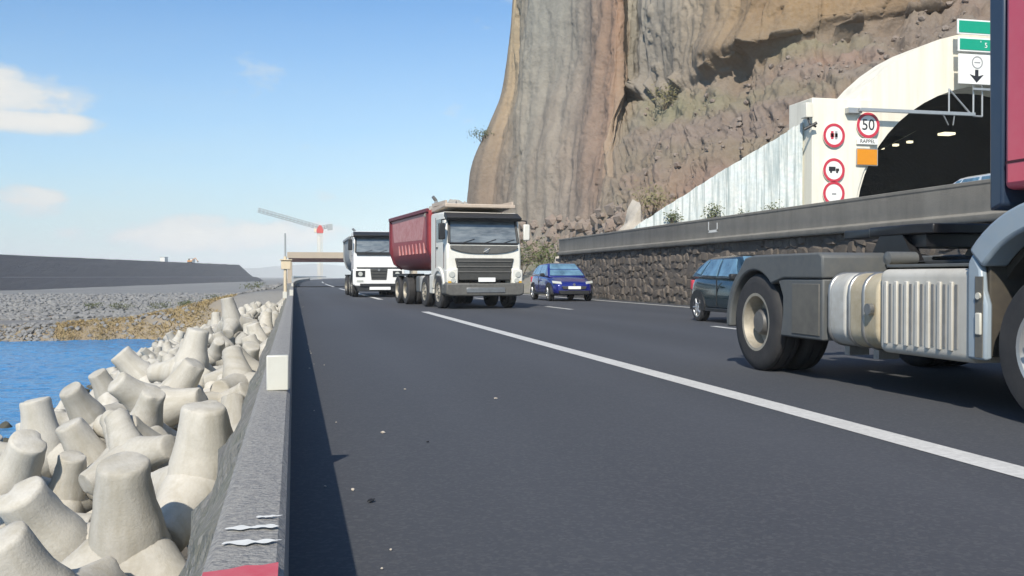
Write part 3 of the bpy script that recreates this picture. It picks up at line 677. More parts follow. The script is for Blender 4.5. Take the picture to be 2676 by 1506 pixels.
# talus apron between the cliff foot and the road beyond the wall
vv = []; cols = []; AY = [46 + 1.0 * i for i in range(75)]; AX = [0, .5, 1, 1.6, 2.4, 3.4, 4.6, 6, 8, 11, 15, 20]
for y in AY:
    for q, x in enumerate(AX):
        X = 13.2 + curve_x(y) + x; z = -.05 + .42 * x ** 1.02 * sm(0, 2.5, x) + (.35 * fbm(Vector((X * .6, y * .6, 0)), 4) if q > 0 else 0)
        vv.append((X, y, z)); g = mnoise.noise(Vector((X * .3, y * .25, 2)))
        cols.append(Vector((.27, .24, .19)).lerp(Vector((.16, .16, .075)), max(0, min(1, .35 + g * 1.4))))
n_ = len(AX); ff = [(j * n_ + i, j * n_ + i + 1, (j + 1) * n_ + i + 1, (j + 1) * n_ + i) for j in range(len(AY) - 1) for i in range(n_ - 1)]
tag(tinted('talus', vv, ff, cols, M['ground']), kind='structure')

# --- pale wing wall of vertical panels left of the tunnel mouth
wing = empty('wing_wall', (15.9, 44.6, 1.95)); tag(wing, 'pale streaked wing wall rising from the parapet up to the tunnel portal', 'wall')
P0 = Vector((15.9, 44.6)); P1 = Vector((23.15, 40.55)); NP = 24
wdir = (P1 - P0).normalized(); wing.rotation_euler = (0, 0, math.atan2(wdir.y, wdir.x)); Lw = (P1 - P0).length
def wtop(s): return 1.15 + (8.2 - 3.1) * (s / Lw) ** .95
for i in range(NP):
    s0 = Lw * i / NP; s1 = Lw * (i + 1) / NP - .006; o = rnd.uniform(0, .014)
    MB().prism([(s0, -.4), (s1, -.4), (s1, wtop(s1) + rnd.uniform(-.04, .04)), (s0, wtop(s0) + rnd.uniform(-.04, .04))], 'Y', -.02 - o, .45).build('panel', M['wing'], wing, bevel=.012)

# --- tunnel portal
PY = 40.0; XC, ZC = 33.2, 3.55
portal = empty('tunnel_portal', (XC, PY, 1.95)); tag(portal, 'cream white concrete tunnel portal with a wide dark arch at the cliff foot', 'tunnel')
def ell(ax_, az_, n=28, base=0.0): return [(-ax_ * math.cos(math.pi * i / n), ZC - 1.95 + az_ * math.sin(math.pi * i / n)) for i in range(n + 1)]
inn = [(-7.6, 0)] + ell(7.6, 6.7) + [(7.6, 0)]
outr = [(-9.75, 0)] + ell(9.75, 9.25) + [(9.75, 0)]
def ringmesh(a, b, y0, y1):
    mb = MB(); n = len(a)
    v = [(p[0], y0, p[1]) for p in a] + [(p[0], y0, p[1]) for p in b] + [(p[0], y1, p[1]) for p in a] + [(p[0], y1, p[1]) for p in b]
    f = []
    for i in range(n - 1):
        f += [(i, i + 1, n + i + 1, n + i), (2 * n + i, 3 * n + i, 3 * n + i + 1, 2 * n + i + 1), (i, 2 * n + i, 2 * n + i + 1, i + 1), (n + i, n + i + 1, 3 * n + i + 1, 3 * n + i)]
    return mb.add(v, f)
ringmesh(inn, outr, 0, 2.2).build('arch_ring', M['portal'], portal, smooth=30)
for s in (-1, 1):
    xs = sorted((s * 9.96, s * 6.9))
    # square pylon block beside the arch, cut to the curve of the opening
    cut = [p for p in ell(7.75, 6.85) if (p[0] * s > 6.85)]
    cut = sorted(cut, key=lambda p: p[1])
    zt = 7.27; poly = [(s * 9.96, 0), (s * 9.96, zt), (s * 6.85, zt)] + [(p[0], p[1]) for p in reversed(cut)] + [(s * 7.75, 0)]
    MB().prism(poly, 'Y', -.12, 2.0).build('pylon', M['portal'], portal, bevel=.03)
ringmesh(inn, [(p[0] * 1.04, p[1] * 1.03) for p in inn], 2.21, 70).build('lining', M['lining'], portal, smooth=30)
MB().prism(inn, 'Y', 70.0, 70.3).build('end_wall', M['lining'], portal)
for i, (yy, ww) in enumerate(((4.6, .34), (7.9, .14), (9.2, .14), (10.6, .14), (13, .14), (17, .14), (22, .14), (28, .14))):
    MB().box(.9 - ww, .9 + ww, yy, yy + ww * 1.6, 6.62, 6.74).build('ceiling_lamp', M['tunlamp'], portal)
# lane-signal truss hung across the mouth
tr = empty('signal_truss', (XC - 7.8, PY - .55, 8.6)); tag(tr, 'thin white steel truss arm reaching across the tunnel mouth', 'truss')
MB().box(0, 6.1, -.07, .07, 0, .16).build('boom', M['galv'], tr, bevel=.01)
MB().tube((4.7, 0, .1), (4.7, 0, 1.25), .04).build('hanger', M['galv'], tr)
MB().tube((4.72, 0, 1.2), (5.85, 0, .12), .045).build('brace', M['galv'], tr)
MB().tube((6.02, 0, 0), (6.02, 0, 1.5), .045).build('hanger', M['galv'], tr)
MB().tube((6.5, 0, 0), (6.5, 0, 1.7), .045).build('hanger', M['galv'], tr)
MB().tube((6.02, 0, 0), (6.5, 0, 0), .045).build('brace', M['galv'], tr)
MB().tube((4.4, 0, .0), (4.75, .1, -.45), .03).build('brace', M['galv'], tr)
MB().tube((5.0, 0, .0), (5.0, .1, -.45), .03).build('hanger', M['galv'], tr)
MB().box(-.5, 0.2, .1, .4, -.06, .18).build('bracket', M['galv'], tr)
# camera box beside the portal
cb = empty('camera_box', (22.95, 39.75, 8.2)); tag(cb, 'small pale equipment box with dark bracket on the left edge of the portal', 'box')
MB().box(-.2, .16, -.2, .3, .05, .72).build('housing', M['portal'], cb, bevel=.03)
MB().path([(.0, 0, .05), (.05, -.1, -.25), (.35, -.1, -.35)], .05).build('bracket', M['black'], cb)
MB().tube((-.25, -.1, -.5), (.3, -.25, -.2), .07).build('camera_barrel', M['black'], cb)

# --- round traffic signs on the portal
def disc(r, y0, y1, n=36): return MB().lathe([(y0, 0), (y0, r), (y1, r), (y1, 0)], (0, 0, 0), 'Y', n)
def ringd(r0, r1, y0, y1, n=36): return MB().lathe([(y0, r0), (y0, r1), (y1, r1), (y1, r0)], (0, 0, 0), 'Y', n, closed=True)
def round_sign(x, z, label, r=.56):
    t = empty('traffic_sign', (x, PY - .2, z)); tag(t, label, 'traffic sign', 'round signs on the tunnel portal')
    disc(r, -.02, .03).build('plate', M['sign_white'], t, smooth=30)
    ringd(r * .76, r * .99, -.032, -.021).build('red_ring', M['sign_red'], t, smooth=30)
    MB().box(-.05, .05, .03, .09, -.3, .3).build('bracket', M['galv'], t)
    return t
def put_text(t, txt, size, m, loc, name='lettering'):
    me = text_mesh(txt, size); me.materials.append(m); o = bpy.data.objects.new(name, me); C.objects.link(o); o.parent = t
    o.location = loc; o.rotation_euler = (R(90), 0, 0); return o
s50 = round_sign(26.06, 8.03, 'round red-ringed 50 speed limit sign on the portal', .6)
o50 = put_text(s50, '50', .62, M['sign_black'], (0, -.03, 0)); o50.scale = (1.1, 1.15, 1)
sA = round_sign(24.3, 7.5, 'round red-ringed sign with two upright figures, top of the left column')
MB().box(-.16, -.03, -.03, -.021, -.17, .2).box(-.19, 0, -.03, -.021, -.08, .1).build('red_car_symbol', M['sign_red'], sA)
MB().box(.05, .17, -.03, -.021, -.17, .2).box(.03, .19, -.03, -.021, -.08, .1).build('grey_car_symbol', M['sign_grey'], sA)
sB = round_sign(24.3, 5.9, 'round red-ringed sign with black truck symbol, middle of the left column')
MB().box(-.26, .08, -.03, -.021, -.04, .16).box(.1, .26, -.03, -.021, -.04, .08).lathe([(-.03, 0), (-.03, .055), (-.021, .055)], (-.15, 0, -.08), 'Y', 14).lathe([(-.03, 0), (-.03, .055), (-.021, .055)], (.16, 0, -.08), 'Y', 14).build('truck_symbol', M['sign_black'], sB)
sC = round_sign(24.3, 4.83, 'round red-ringed sign half hidden by the parapet, bottom of the left column')
MB().box(-.1, .12, -.03, -.021, -.06, .02).build('grey_symbol', M['sign_grey'], sC)
rp = empty('rappel_plate', (26.03, PY - .2, 7.28)); tag(rp, 'small white plate with dark lettering below the 50 sign', 'sign plate')
MB().box(-.55, .55, -.02, .03, -.14, .14).build('plate', M['sign_white'], rp, bevel=.008)
put_text(rp, 'RAPPEL', .24, M['sign_black'], (0, -.026, 0))
op = empty('orange_panel', (26.02, PY - .2, 6.55)); tag(op, 'plain orange rectangular panel on the portal beside the arch', 'sign panel')
MB().box(-.52, .52, -.03, .04, -.36, .36).build('plate', M['sign_orange'], op, bevel=.015)
ob = [(-.54, -.38), (.54, -.38), (.54, .38), (-.54, .38)]
for a, b in zip(ob, ob[1:] + ob[:1]): MB().tube((a[0], .0, a[1]), (b[0], .0, b[1]), .022, n=6).build('frame_bar', M['galv'], op)
# --- overhead direction sign on its post
gs = empty('direction_sign', (31.45, 39.2, 1.95)); tag(gs, 'green and white overhead direction sign with black arrow in front of the arch', 'road sign')
def panel(z0, z1, x0, x1, m, nm):
    p = MB().box(x0, x1, -.03, .03, z0, z1).build(nm, m, gs, bevel=.01)
    return p
g1 = panel(10.42, 11.12, -1.12, 1.12, M['sign_white'], 'panel_border'); panel(10.49, 11.05, -1.05, 1.1, M['sign_green'], 'green_panel').location.y = -.02
g2 = panel(9.62, 10.28, -1.08, 1.06, M['sign_white'], 'panel_border'); panel(9.69, 10.21, -1.0, .98, M['sign_green'], 'green_panel').location.y = -.02
panel(8.1, 9.5, -1.05, 1.05, M['sign_white'], 'white_panel')
for tx, xx, zz in (("'", .12, 10.0), ('5', .4, 9.93), ("'", .68, 10.0)): put_text(gs, tx, .34, M['sign_white'], (xx, -.06, zz), 'lettering')
ar = MB(); ar.prism([(-.09, .28), (.09, .28), (.09, -.02), (.38, .06), (.0, -.32), (-.38, .06), (-.09, -.02)], 'Y', -.045, -.031)
a_ = ar.build('arrow', M['sign_black'], gs); a_.location = (-.08, 0, 8.5)
rr_ = ringd(.24, .30, -.04, -.031).build('ring_symbol', M['sign_grey'], gs, smooth=30); rr_.location = (-.05, 0, 9.12)
MB().box(-.16, .16, -.04, -.031, -.03, .03).build('ring_bar', M['sign_grey'], gs).location = (-.05, 0, 9.12)
MB().box(1.28, 1.52, -.05, .2, 0, 11.6).build('post', M['darkpost'], gs, bevel=.02)
for zz in (10.8, 9.95, 8.8, 7.9): MB().box(-.2, 1.7, .04, .12, zz - .05, zz + .05).build('rail', M['galv'], gs)
MB().box(1.52, 2.7, -.02, .12, 7.8, 7.95).build('bracket', M['darkpost'], gs)

# ------------------------------------------------------------------ shrubs
def shrub(x, y, z, r, h, label, m='leaf', n=420, seed=0, group='shrubs at the cliff foot'):
    t = empty('shrub', (x, y, z)); tag(t, label, 'shrub', group); rr = random.Random(seed + 900)
    st = MB(); tips = []
    for i in range(7):
        a = rr.uniform(0, 6.28); d = rr.uniform(.2, .75) * r; p = (math.cos(a) * d, math.sin(a) * d, h * rr.uniform(.5, .85)); st.tube((0, 0, -.1), p, .03, .012, 5); tips.append(Vector(p))
    st.build('stem', M['wood'], t)
    lf = MB()
    for i in range(n):
        c = rr.choice(tips); p = c + Vector((rr.gauss(0, .3 * r), rr.gauss(0, .3 * r), rr.gauss(0, .2 * h)))
        if p.z < .02: p.z = abs(p.z) + .03
        s = rr.uniform(.05, .11) * (r ** .4); d1 = Vector((rr.gauss(0, 1), rr.gauss(0, 1), rr.gauss(0, 1))).normalized(); d2 = d1.orthogonal().normalized()
        lf.add([p - d1 * s, p + d2 * s * .55, p + d1 * s, p - d2 * s * .55], [(0, 1, 2, 3)])
    lf.build('crown', M[m], t); return t
def surf(cp_, rp_):
    return CV[min(int(np.searchsorted(colpos, cp_)), nc - 1), min(int(np.searchsorted(rowpos, rp_)), nr - 1)]
SH = [((14.6, 53, .5), 1.1, 1.5, 'dense olive shrub behind the blue car at the end of the stone wall', 'leaf'),
      ((15.6, 58, 1.2), 1.5, 1.9, 'wide dark green shrub at the cliff foot to the right of the dump truck', 'leaf'),
      ((15.3, 64, 1.0), 1.3, 2.2, 'tall green shrub half hidden behind the dump truck cab', 'leaf'),
      ((16.6, 50.5, 1.4), 1.0, 1.6, 'yellowish shrub beside the pale boulders at the cliff foot', 'leaf_dry'),
      (tuple(surf(9.3, .15)), 1.0, 1.6, 'olive shrub growing where the pale wing wall begins', 'leaf_dry'),
      (tuple(surf(9.35, 1.75)), 1.2, 1.5, 'yellow-green shrub under the overhang of the cliff', 'leaf_dry'),
      (tuple(surf(2.15, 1.35)), 1.2, 1.2, 'small dark shrub clinging to the left edge of the cliff', 'leaf')]
for i, (p, r, h, lab, m) in enumerate(SH): shrub(p[0], p[1], p[2], r, h, lab, m, 420, i)
for i, (x, lab) in enumerate([(17.6, 'small weed at the foot of the wing wall, leftmost'), (19.3, 'low leafy weed at the wing wall foot, second from the left'), (20.6, 'dark leafy weed in the middle of the wing wall foot'), (21.7, 'bushy weed at the wing wall foot near the portal'), (22.6, 'small weed touching the portal corner')]):
    f_ = (x - 15.9) / 7.25; shrub(x, 44.6 - 4.05 * f_ - .7, 3.35, .5, .65 + .3 * (i % 2), lab, 'leaf', 260, 30 + i, 'weeds along the wing wall')
for i, (x, y, z) in enumerate([(-13, 126, 0), (-17, 130, 0), (-9.5, 122, 0), (-21, 127, 0), (-4.5, 118, 0), (-25, 131, 0)]):
    shrub(x, y, ground_z(x, y), 1.5, 1.0, ['darkest green shrub on the cobble field, nearest its middle', 'low green shrub left of the darkest one on the cobbles', 'low green shrub right of the darkest one on the cobbles', 'sparse green shrub farther left on the cobble field', 'small green shrub nearest the tetrapods on the cobbles', 'leftmost green shrub of the cobble field'][i], 'leaf', 420 if i == 0 else 220, 60 + i, 'shrubs on the cobble field')
# pale boulders beside the end of the wall
for i, (x, y, z, s, q, lab) in enumerate([(13.9, 49.2, .9, .95, (1.1, 1, 1), 'large pale boulder at the end of the stone wall behind the blue car'), (14.9, 50.4, 1.1, .6, (1, 1, .9), 'smaller pale boulder leaning on the large one'), (13.6, 52.2, .5, .6, (1, 1, .8), 'pale boulder nearest the dump truck cab'),
        (17.6, 47.5, 3.0, 1.1, (1, .8, 1.3), 'tall pale rock left of the wing wall above the parapet'), (16.4, 48.6, 2.6, .8, (1.1, .9, .8), 'beige rock next to the tall pale rock'), (15.4, 46.0, 2.6, .55, (1.5, 1, .7), 'flat beige rock where the wing wall starts')]):
    b_ = MB(); b_.blob((0, 0, 0), s, 500 + i, 3, q, .38); o = b_.build('boulder', M['pale_rock'], smooth=45); o.location = (x, y, z); tag(o, lab, 'boulder', 'pale boulders by the wall end')

# ------------------------------------------------------------------ tetrapods
def tetra_mesh(L=1.18, r0=.45, r1=.275, seed=0):
    """four blunt frusta on tetrahedral axes, with cast ridges, chips and unevenness"""
    dirs = [Vector((0, 0, 1))] + [Vector((math.sqrt(8 / 9) * math.cos(a), math.sqrt(8 / 9) * math.sin(a), -1 / 3)) for a in (0, 2 * math.pi / 3, 4 * math.pi / 3)]
    bm = bmesh.new(); N = 24; rr = random.Random(seed); off = Vector((seed * 7.3, seed * 3.1, 0))
    def leg(d):
        u = d.orthogonal().normalized(); w = d.cross(u); rings = []
        k1 = rr.uniform(.95, 1.05); k2 = rr.uniform(.93, 1.09)
        prof = [(0.0, r0 * .97), (L * .30, r0 * .93), (L * .42, r0 * .84), (L * .54, r0 * .765), (L * .68, (r0 * .735 + r1) * .53), (L * .82, (r0 * .62 + r1) * .535), (L * .95, r1 * 1.05), (L * .985, r1 * 1.0), (L, r1 * .92), (L * 1.004, r1 * .5)]
        for t, r in prof:
            ring = []
            for k in range(N):
                a = 2 * math.pi * k / N; n_ = u * math.cos(a) + w * math.sin(a); p = d * (t * k1) + n_ * (r * k2)
                q = .030 * mnoise.noise(p * 1.8 + off) + .014 * mnoise.noise(p * 5 + off)
                chip = mnoise.noise(p * 3.3 + off * 2); 
                if t > L * .93 and t < L * 1.001 and chip > .22: q -= .05 * (chip - .22) * 2
                p = p + n_ * q + d * (q * .8 if t > L * .9 else 0); ring.append(bm.verts.new(p))
            rings.append(ring)
        for a, b in zip(rings[:-1], rings[1:]):
            for k in range(N): bm.faces.new((a[k], a[(k + 1) % N], b[(k + 1) % N], b[k]))
        bm.faces.new(rings[-1])
    for d in dirs: leg(d)
    bmesh.ops.recalc_face_normals(bm, faces=bm.faces)
    me = bpy.data.meshes.new('tetrapod'); bm.to_mesh(me); bm.free(); me.materials.append(M['tetra'])
    for p in me.polygons: p.use_smooth = True
    me.set_sharp_from_angle(angle=R(38)); return me
TMS = [tetra_mesh(seed=i, r1=(.275, .265, .29, .275, .26)[i]) for i in range(5)]
def tetrapod(center, legdir, roll, label, group, scale=1.0):
    o = bpy.data.objects.new('tetrapod', TMS[len(placed) % 5]); C.objects.link(o); o.location = center
    q = Vector((0, 0, 1)).rotation_difference(Vector(legdir).normalized()); q = q @ Quaternion((0, 0, 1), roll)
    o.rotation_mode = 'QUATERNION'; o.rotation_quaternion = q; o.scale = (scale,) * 3
    tag(o, label, 'tetrapod', group); return o
placed = []
HAND = [  # tip (x, y), centre (x, y) in the survey picture, depth of the centre, lean of the tip toward the viewer, roll, size, label
 ((320, 1180), (324, 1395), 12.0, .28, R(200), .97, 'large upright tetrapod in the foreground with a round flat top'),
 ((40, 1385), (120, 1560), 10.2, .3, 1.2, .9, 'nearest tetrapod, cut off by the bottom left corner'),
 ((85, 1245), (165, 1400), 12.6, .45, 2.2, .88, 'broad tilted tetrapod left of the large upright one'),
 ((512, 1062), (500, 1225), 13.6, .15, .2, .98, 'tall bright tetrapod standing close to the barrier'),
 ((335, 1075), (420, 1190), 16.0, .55, .9, 1.15, 'angular tetrapod with a leg sloping right behind the large upright one'),
 ((95, 1048), (112, 1150), 19.5, .05, 1.9, 1.05, 'upright tetrapod at the left against the blue water'),
 ((495, 852), (478, 930), 26.5, .05, .6, 1.1, 'tall upright tetrapod rising above the heap near the brown bank'),
 ((318, 905), (372, 965), 29, .1, 2.6, 1.1, 'tetrapod with a leg pointing up left at the water edge'),
 ((465, 955), (430, 1010), 21.5, .2, 1.0, 1.0, 'tetrapod with a pale leg just below the tall upright one'),
 ((262, 962), (290, 1020), 26, .3, .2, 1.0, 'blunt tetrapod at the water edge with a shaded side'),
 ((205, 1012), (235, 1070), 23, .45, 2.9, 1.0, 'rounded tetrapod at the water edge between two others'),
 ((455, 1015), (395, 1030), 20, .4, 1.4, 1.0, 'tetrapod with a striped greenish leg in the middle of the heap'),
 ((60, 1165), (25, 1235), 16.5, .5, .7, 1.0, 'low tetrapod at the left picture edge with a blunt leg end'),
 ((200, 1100), (245, 1180), 18.5, .2, 2.4, 1.0, 'shaded tetrapod between the left upright one and the angular one'),
 ((435, 1255), (540, 1180), 14.6, .3, 2.0, 1.0, 'tetrapod with a bluish leg drooping beside the large upright one'),
 ((578, 780), (585, 812), 41, .05, .3, 1.0, 'slim upright tetrapod farthest along against the cobbles'),
 ((600, 905), (640, 960), 24.0, .3, 1.1, 1.0, 'tetrapod wedged against the barrier behind the near reflector')]
for tip, cen, Y, lean, roll, sc, lab in HAND:
    c = at(cen[0], cen[1], Y); t_ = at(tip[0], tip[1], Y); d = (t_ - c).normalized(); d.y -= lean
    tetrapod(c, d, roll, lab, 'tetrapods of the sea defence', sc * (1.0 if Y < 14 else .86)); placed.append(c)
def envelope(x): return -1.2 - .40 * (-x - 1.6)
rt_ = random.Random(5)
def tet_label(px, py):
    band = [('in the foreground heap', 17), ('a little beyond the foreground heap', 24), ('in the middle of the heap', 32), ('well beyond the near reflector', 42), ('far along the heap', 54), ('near the far end of the heap', 68), ('at the very far end by the brown bank', 99)]
    bt = next(n for n, lim in band if py < lim)
    side = 'close against the barrier' if px > -2.9 else 'in the inner rows' if px > -5.4 else 'in the outer rows' if px > -7.6 else 'at the water edge'
    return 'pale concrete tetrapod %s, %s' % (side, bt)
for layer, (dz, step0, gap) in enumerate(((-.50, 1.0, .80), (-1.35, 1.8, .85))):
    y = 5.0
    while y < (79 if layer == 0 else 40):
        step = step0 + .0085 * y
        x = -1.2 + rt_.uniform(-.15, .15)
        while x > -10.0:
            px, py = x + rt_.uniform(-.4, .4), y + rt_.uniform(-.4, .4)
            if (py > 12.6 or layer == 1 and py > 12) and px / max(py, .1) > -.33 and px < -.98 and (px / py < -.05 or py > 24):
                c = Vector((px, py, envelope(px) + dz + rt_.uniform(-.32, .32)))
                if py > 60: c.z += .35
                if c.z > -1.45 and px > -1.7: c.z = -1.5 - .25 * rt_.random()
                if min((c - q).length for q in placed) > gap:
                    d = Vector((rt_.gauss(0, 1), rt_.gauss(0, 1), rt_.gauss(.15, 1))); lab = tet_label(px, py)
                    tetrapod(c, d, rt_.uniform(0, 6.28), lab, lab.replace('pale concrete tetrapod', 'tetrapods'), rt_.uniform(.66, .84)); placed.append(c)
            x -= step + rt_.uniform(0, .3)
        y += step
# rubble core under the units
vv = []; CX = [-1.0 - .5 * i for i in range(26)]; CY = [-4 + .8 * i for i in range(112)]
for y in CY:
    for x in CX: vv.append((x, y, envelope(x) - 1.75 + .35 * fbm(Vector((x * .7, y * .7, 0)), 3) - .25 * max(0, -x - 9)))
n_ = len(CX); ff = [(j * n_ + i, j * n_ + i + 1, (j + 1) * n_ + i + 1, (j + 1) * n_ + i) for j in range(len(CY) - 1) for i in range(n_ - 1)]
tag(MB().add(vv, ff).build('rubble_slope', M['core'], smooth=60), kind='structure')
# ------------------------------------------------------------------ vehicles
def wheel(parent, x, y, r=.52, w=.3, side=-1, rim='rim_dusty', deep=True, rimr=.6, nuts=10, spokes=0):
    """wheel on the X axis; side=-1 shows its face toward -X"""
    t = empty('wheel', (x, y, r), parent=parent); s = side
    rr = r * rimr
    MB().lathe([(-w / 2, rr), (-w * .5, r * .80), (-w * .47, r * .93), (-w * .36, r * .992), (-w * .33, r), (-w * .2, r), (-w * .19, r * .972), (-w * .15, r * .972), (-w * .14, r), (w * .14, r), (w * .15, r * .972), (w * .19, r * .972), (w * .2, r), (w * .33, r), (w * .36, r * .992), (w * .47, r * .93), (w * .5, r * .80), (w / 2, rr), (w * .3, rr * .97), (-w * .3, rr * .97)], (0, 0, 0), 'X', 44, closed=True).build('tyre', M['tyre'], t, smooth=38)
    f = s * w / 2
    if deep:
        p = [(f * 1.0, rr * 1.0), (f * .98, rr * .90), (f * .5, rr * .84), (-f * .2, rr * .80), (-f * .35, rr * .55), (-f * .35, 0)]
        MB().lathe(p, (0, 0, 0), 'X', 36).build('rim', M[rim], t, smooth=40)
        h = MB(); h.lathe([(-f * .4, rr * .5), (f * .55, rr * .43), (f * .75, rr * .36), (f * .78, 0)], (0, 0, 0), 'X', 24)
        h.build('hub', M['hub'], t, smooth=40)
    else:
        p = [(f * 1.0, rr * 1.0), (f * .96, rr * .92), (f * .7, rr * .88), (f * .85, rr * .62), (f * 1.1, rr * .48), (f * 1.1, rr * .3), (f * .9, rr * .28), (f * 1.15, 0)]
        MB().lathe(p, (0, 0, 0), 'X', 36).build('rim', M[rim], t, smooth=40)
    for i in range(nuts):
        a = 2 * math.pi * i / nuts; q = (.68 if deep else .55) * rr; b0 = -f * .35 if deep else f * .9
        MB().tube((b0, math.cos(a) * q, math.sin(a) * q), (b0 + s * .05, math.cos(a) * q, math.sin(a) * q), .02, n=6).build('wheel_nut', M['steel'], t)
    if spokes:
        sp = MB()
        for i in range(spokes):
            a = 2 * math.pi * i / spokes
            sp.tube((f * .9, math.cos(a) * rr * .15, math.sin(a) * rr * .15), (f * .96, math.cos(a) * rr * .93, math.sin(a) * rr * .93), rr * .13, rr * .1, 6)
        sp.build('spokes', M[rim], t)
    return t
def arc(cy, cz, r, a0, a1, n=14): return [(cy + r * math.cos(R(a0 + (a1 - a0) * i / n)), cz + r * math.sin(R(a0 + (a1 - a0) * i / n))) for i in range(n + 1)]

# --- tractor unit without its trailer, red cab at the right picture edge
tu = empty('tractor_unit', (6.05, 5.27, 0)); tag(tu, 'red-cabbed tractor unit without trailer, silver ribbed tank, in the near lane', 'truck')
RA = 4.1
for s in (-1, 1):
    wheel(tu, s * 1.11, RA, .515, .28, s); wheel(tu, s * .78, RA, .515, .28, s, nuts=0)
    wheel(tu, s * 1.10, 0, .52, .32, s, rim='rim', deep=False)
MB().tube((-1.0, RA, .515), (1.0, RA, .515), .1, n=12).build('rear_axle', M['chassis'], tu)
MB().lathe([(-.25, 0), (-.22, .2), (0, .27), (.22, .2), (.25, 0)], (0, RA, .515), 'X', 16).build('differential', M['chassis'], tu, smooth=40)
MB().tube((-1.0, 0, .5), (1.0, 0, .5), .08, n=10).build('front_axle', M['chassis'], tu)
for s in (-1, 1): MB().box(s * .42 - .045, s * .42 + .045, -1.2, 4.95, .82, 1.10).build('frame_rail', M['chassis'], tu, bevel=.01)
for yy in (.9, 2.4, 3.5, 4.85): MB().box(-.4, .4, yy - .06, yy + .06, .86, 1.04).build('cross_member', M['chassis'], tu)
MB().box(-.62, .62, .75, 2.35, 1.105, 1.14).build('catwalk', M['chassis'], tu, bevel=.01)
MB().box(-1.14, -.48, .80, 1.95, 1.075, 1.10).build('step_plate', M['greyplastic'], tu, bevel=.006)
# rear mudguards
for s in (-1, 1):
    x0, x1 = sorted((s * 1.275, s * .58))
    poly = [(4.67, .44), (4.75, .44), (4.765, .56)] + arc(RA, .50, .66, 14, 58, 8)[0:] + [(4.30, 1.20), (4.1, 1.225), (2.80, 1.225), (2.74, 1.19), (2.74, .98)] + [(3.46, .98)] + arc(RA, .50, .565, 132, 0, 16)
    MB().prism(poly, 'X', x0, x1).build('mudguard', M['greyplastic'], tu, bevel=.02)
    xa, xb = sorted((s * 1.262, s * .6))
    MB().prism([(2.75, .40), (3.55, .40), (3.50, .62), (3.50, .8), (3.60, .975), (2.75, .975)], 'X', xa, xb).build('mudguard_skirt', M['greyplastic'], tu, bevel=.018)
    xa, xb = sorted((s * 1.272, s * 1.258))
    MB().prism([(2.80, .44), (3.30, .44), (3.30, .93), (2.80, .93)], 'X', xa, xb).build('skirt_panel', M['greydust'], tu, bevel=.006)
MB().box(-1.24, -.62, 4.25, 4.55, 1.228, 1.236).build('mudguard_cap', M['black'], tu)
# fifth wheel
fwh = MB(); fwh.prism([(-.5, 2.2), (.5, 2.2), (.58, 2.4), (.58, 3.05), (.42, 3.3), (.42, 3.75), (.16, 3.75), (.08, 3.1), (-.08, 3.1), (-.16, 3.75), (-.42, 3.75), (-.42, 3.3), (-.58, 3.05), (-.58, 2.4)], 'Z', 1.385, 1.475)
fw5 = fwh.build('fifth_wheel', M['grease'], tu, bevel=.012)
MB().box(-.5, .5, 2.3, 2.95, 1.27, 1.384).build('skirt', M['grease'], fw5)
for s in (-1, 1): MB().prism([(2.35, 1.12), (3.1, 1.12), (2.9, 1.384), (2.55, 1.384)], 'X', s * .52 - .05, s * .52 + .05).build('pedestal', M['grease'], fw5)
MB().box(-.62, .62, 2.15, 3.5, 1.10, 1.128).build('mounting_plate', M['chassis'], fw5)
for i, (xx, yy) in enumerate([(-.3, 2.2), (.05, 2.3), (.25, 2.15)]):
    MB().path([(xx, .9, 1.6), (xx - .05, 1.3, 1.25), (xx, yy - .2, 1.16), (xx + .1, yy + .4, 1.17)], .018, 6).build('air_hose', M['black'], tu)
MB().lathe([(-.0, 0), (.02, .06), (.3, .06), (.32, 0)], (-.95, 2.25, 1.16), 'X', 12).build('air_reservoir', M['greyplastic'], tu, smooth=40)
# tanks on the visible side: two short rounded vessels, then the ribbed box
def rounded_rect(y0, y1, z0, z1, r, n=5):
    pts = []
    for cy, cz, a in ((y1 - r, z1 - r, 0), (y0 + r, z1 - r, 90), (y0 + r, z0 + r, 180), (y1 - r, z0 + r, 270)):
        pts += [(cy + r * math.cos(R(a + 90 * i / n)), cz + r * math.sin(R(a + 90 * i / n))) for i in range(n + 1)]
    return pts
for s in (-1, 1):
    def bxx(y0, y1, m, nm, grow=0, r=.17, z0=.37, z1=1.03):
        c = sorted((s * (1.235 + grow), s * .62))
        pts = rounded_rect(c[0], c[1], z0 - grow, z1 + grow, r)
        return MB().prism(pts, 'Y', y0, y1).build(nm, M[m], tu, bevel=.03, seg=3)
    bxx(2.42, 2.68, 'tankwhite', 'air_tank'); bxx(1.93, 2.36, 'tankcream', 'urea_tank')
    for yy in (2.66, 2.34, 2.12): bxx(yy, yy + .045, 'steel', 'tank_strap', .012, .18)
    bxx(.80, 1.90, 'silver', 'ribbed_tank', 0, .07, .36, 1.06)
    for i in range(7):
        yy = .93 + i * .135
        xs = sorted((s * 1.233, s * 1.242)); MB().box(xs[0], xs[1], yy, yy + .028, .46, .94).build('rib_groove', M['slot'], tu)
        xs = sorted((s * 1.233, s * 1.252)); MB().box(xs[0], xs[1], yy + .045, yy + .085, .44, .96).build('rib', M['silver'], tu, bevel=.006)
    MB().lathe([(0, 0), (0, .05), (.04, .05), (.05, 0)], (s * 1.24 - (.05 if s < 0 else 0), 2.0, .72), 'X', 14).build('filler_cap', M['steel'], tu, smooth=40)
    for yy in (2.6, 2.15): MB().box(min(s * .9, s * 1.1), max(s * .9, s * 1.1), yy - .04, yy + .04, .28, .36).build('tank_bracket', M['steel'], tu)
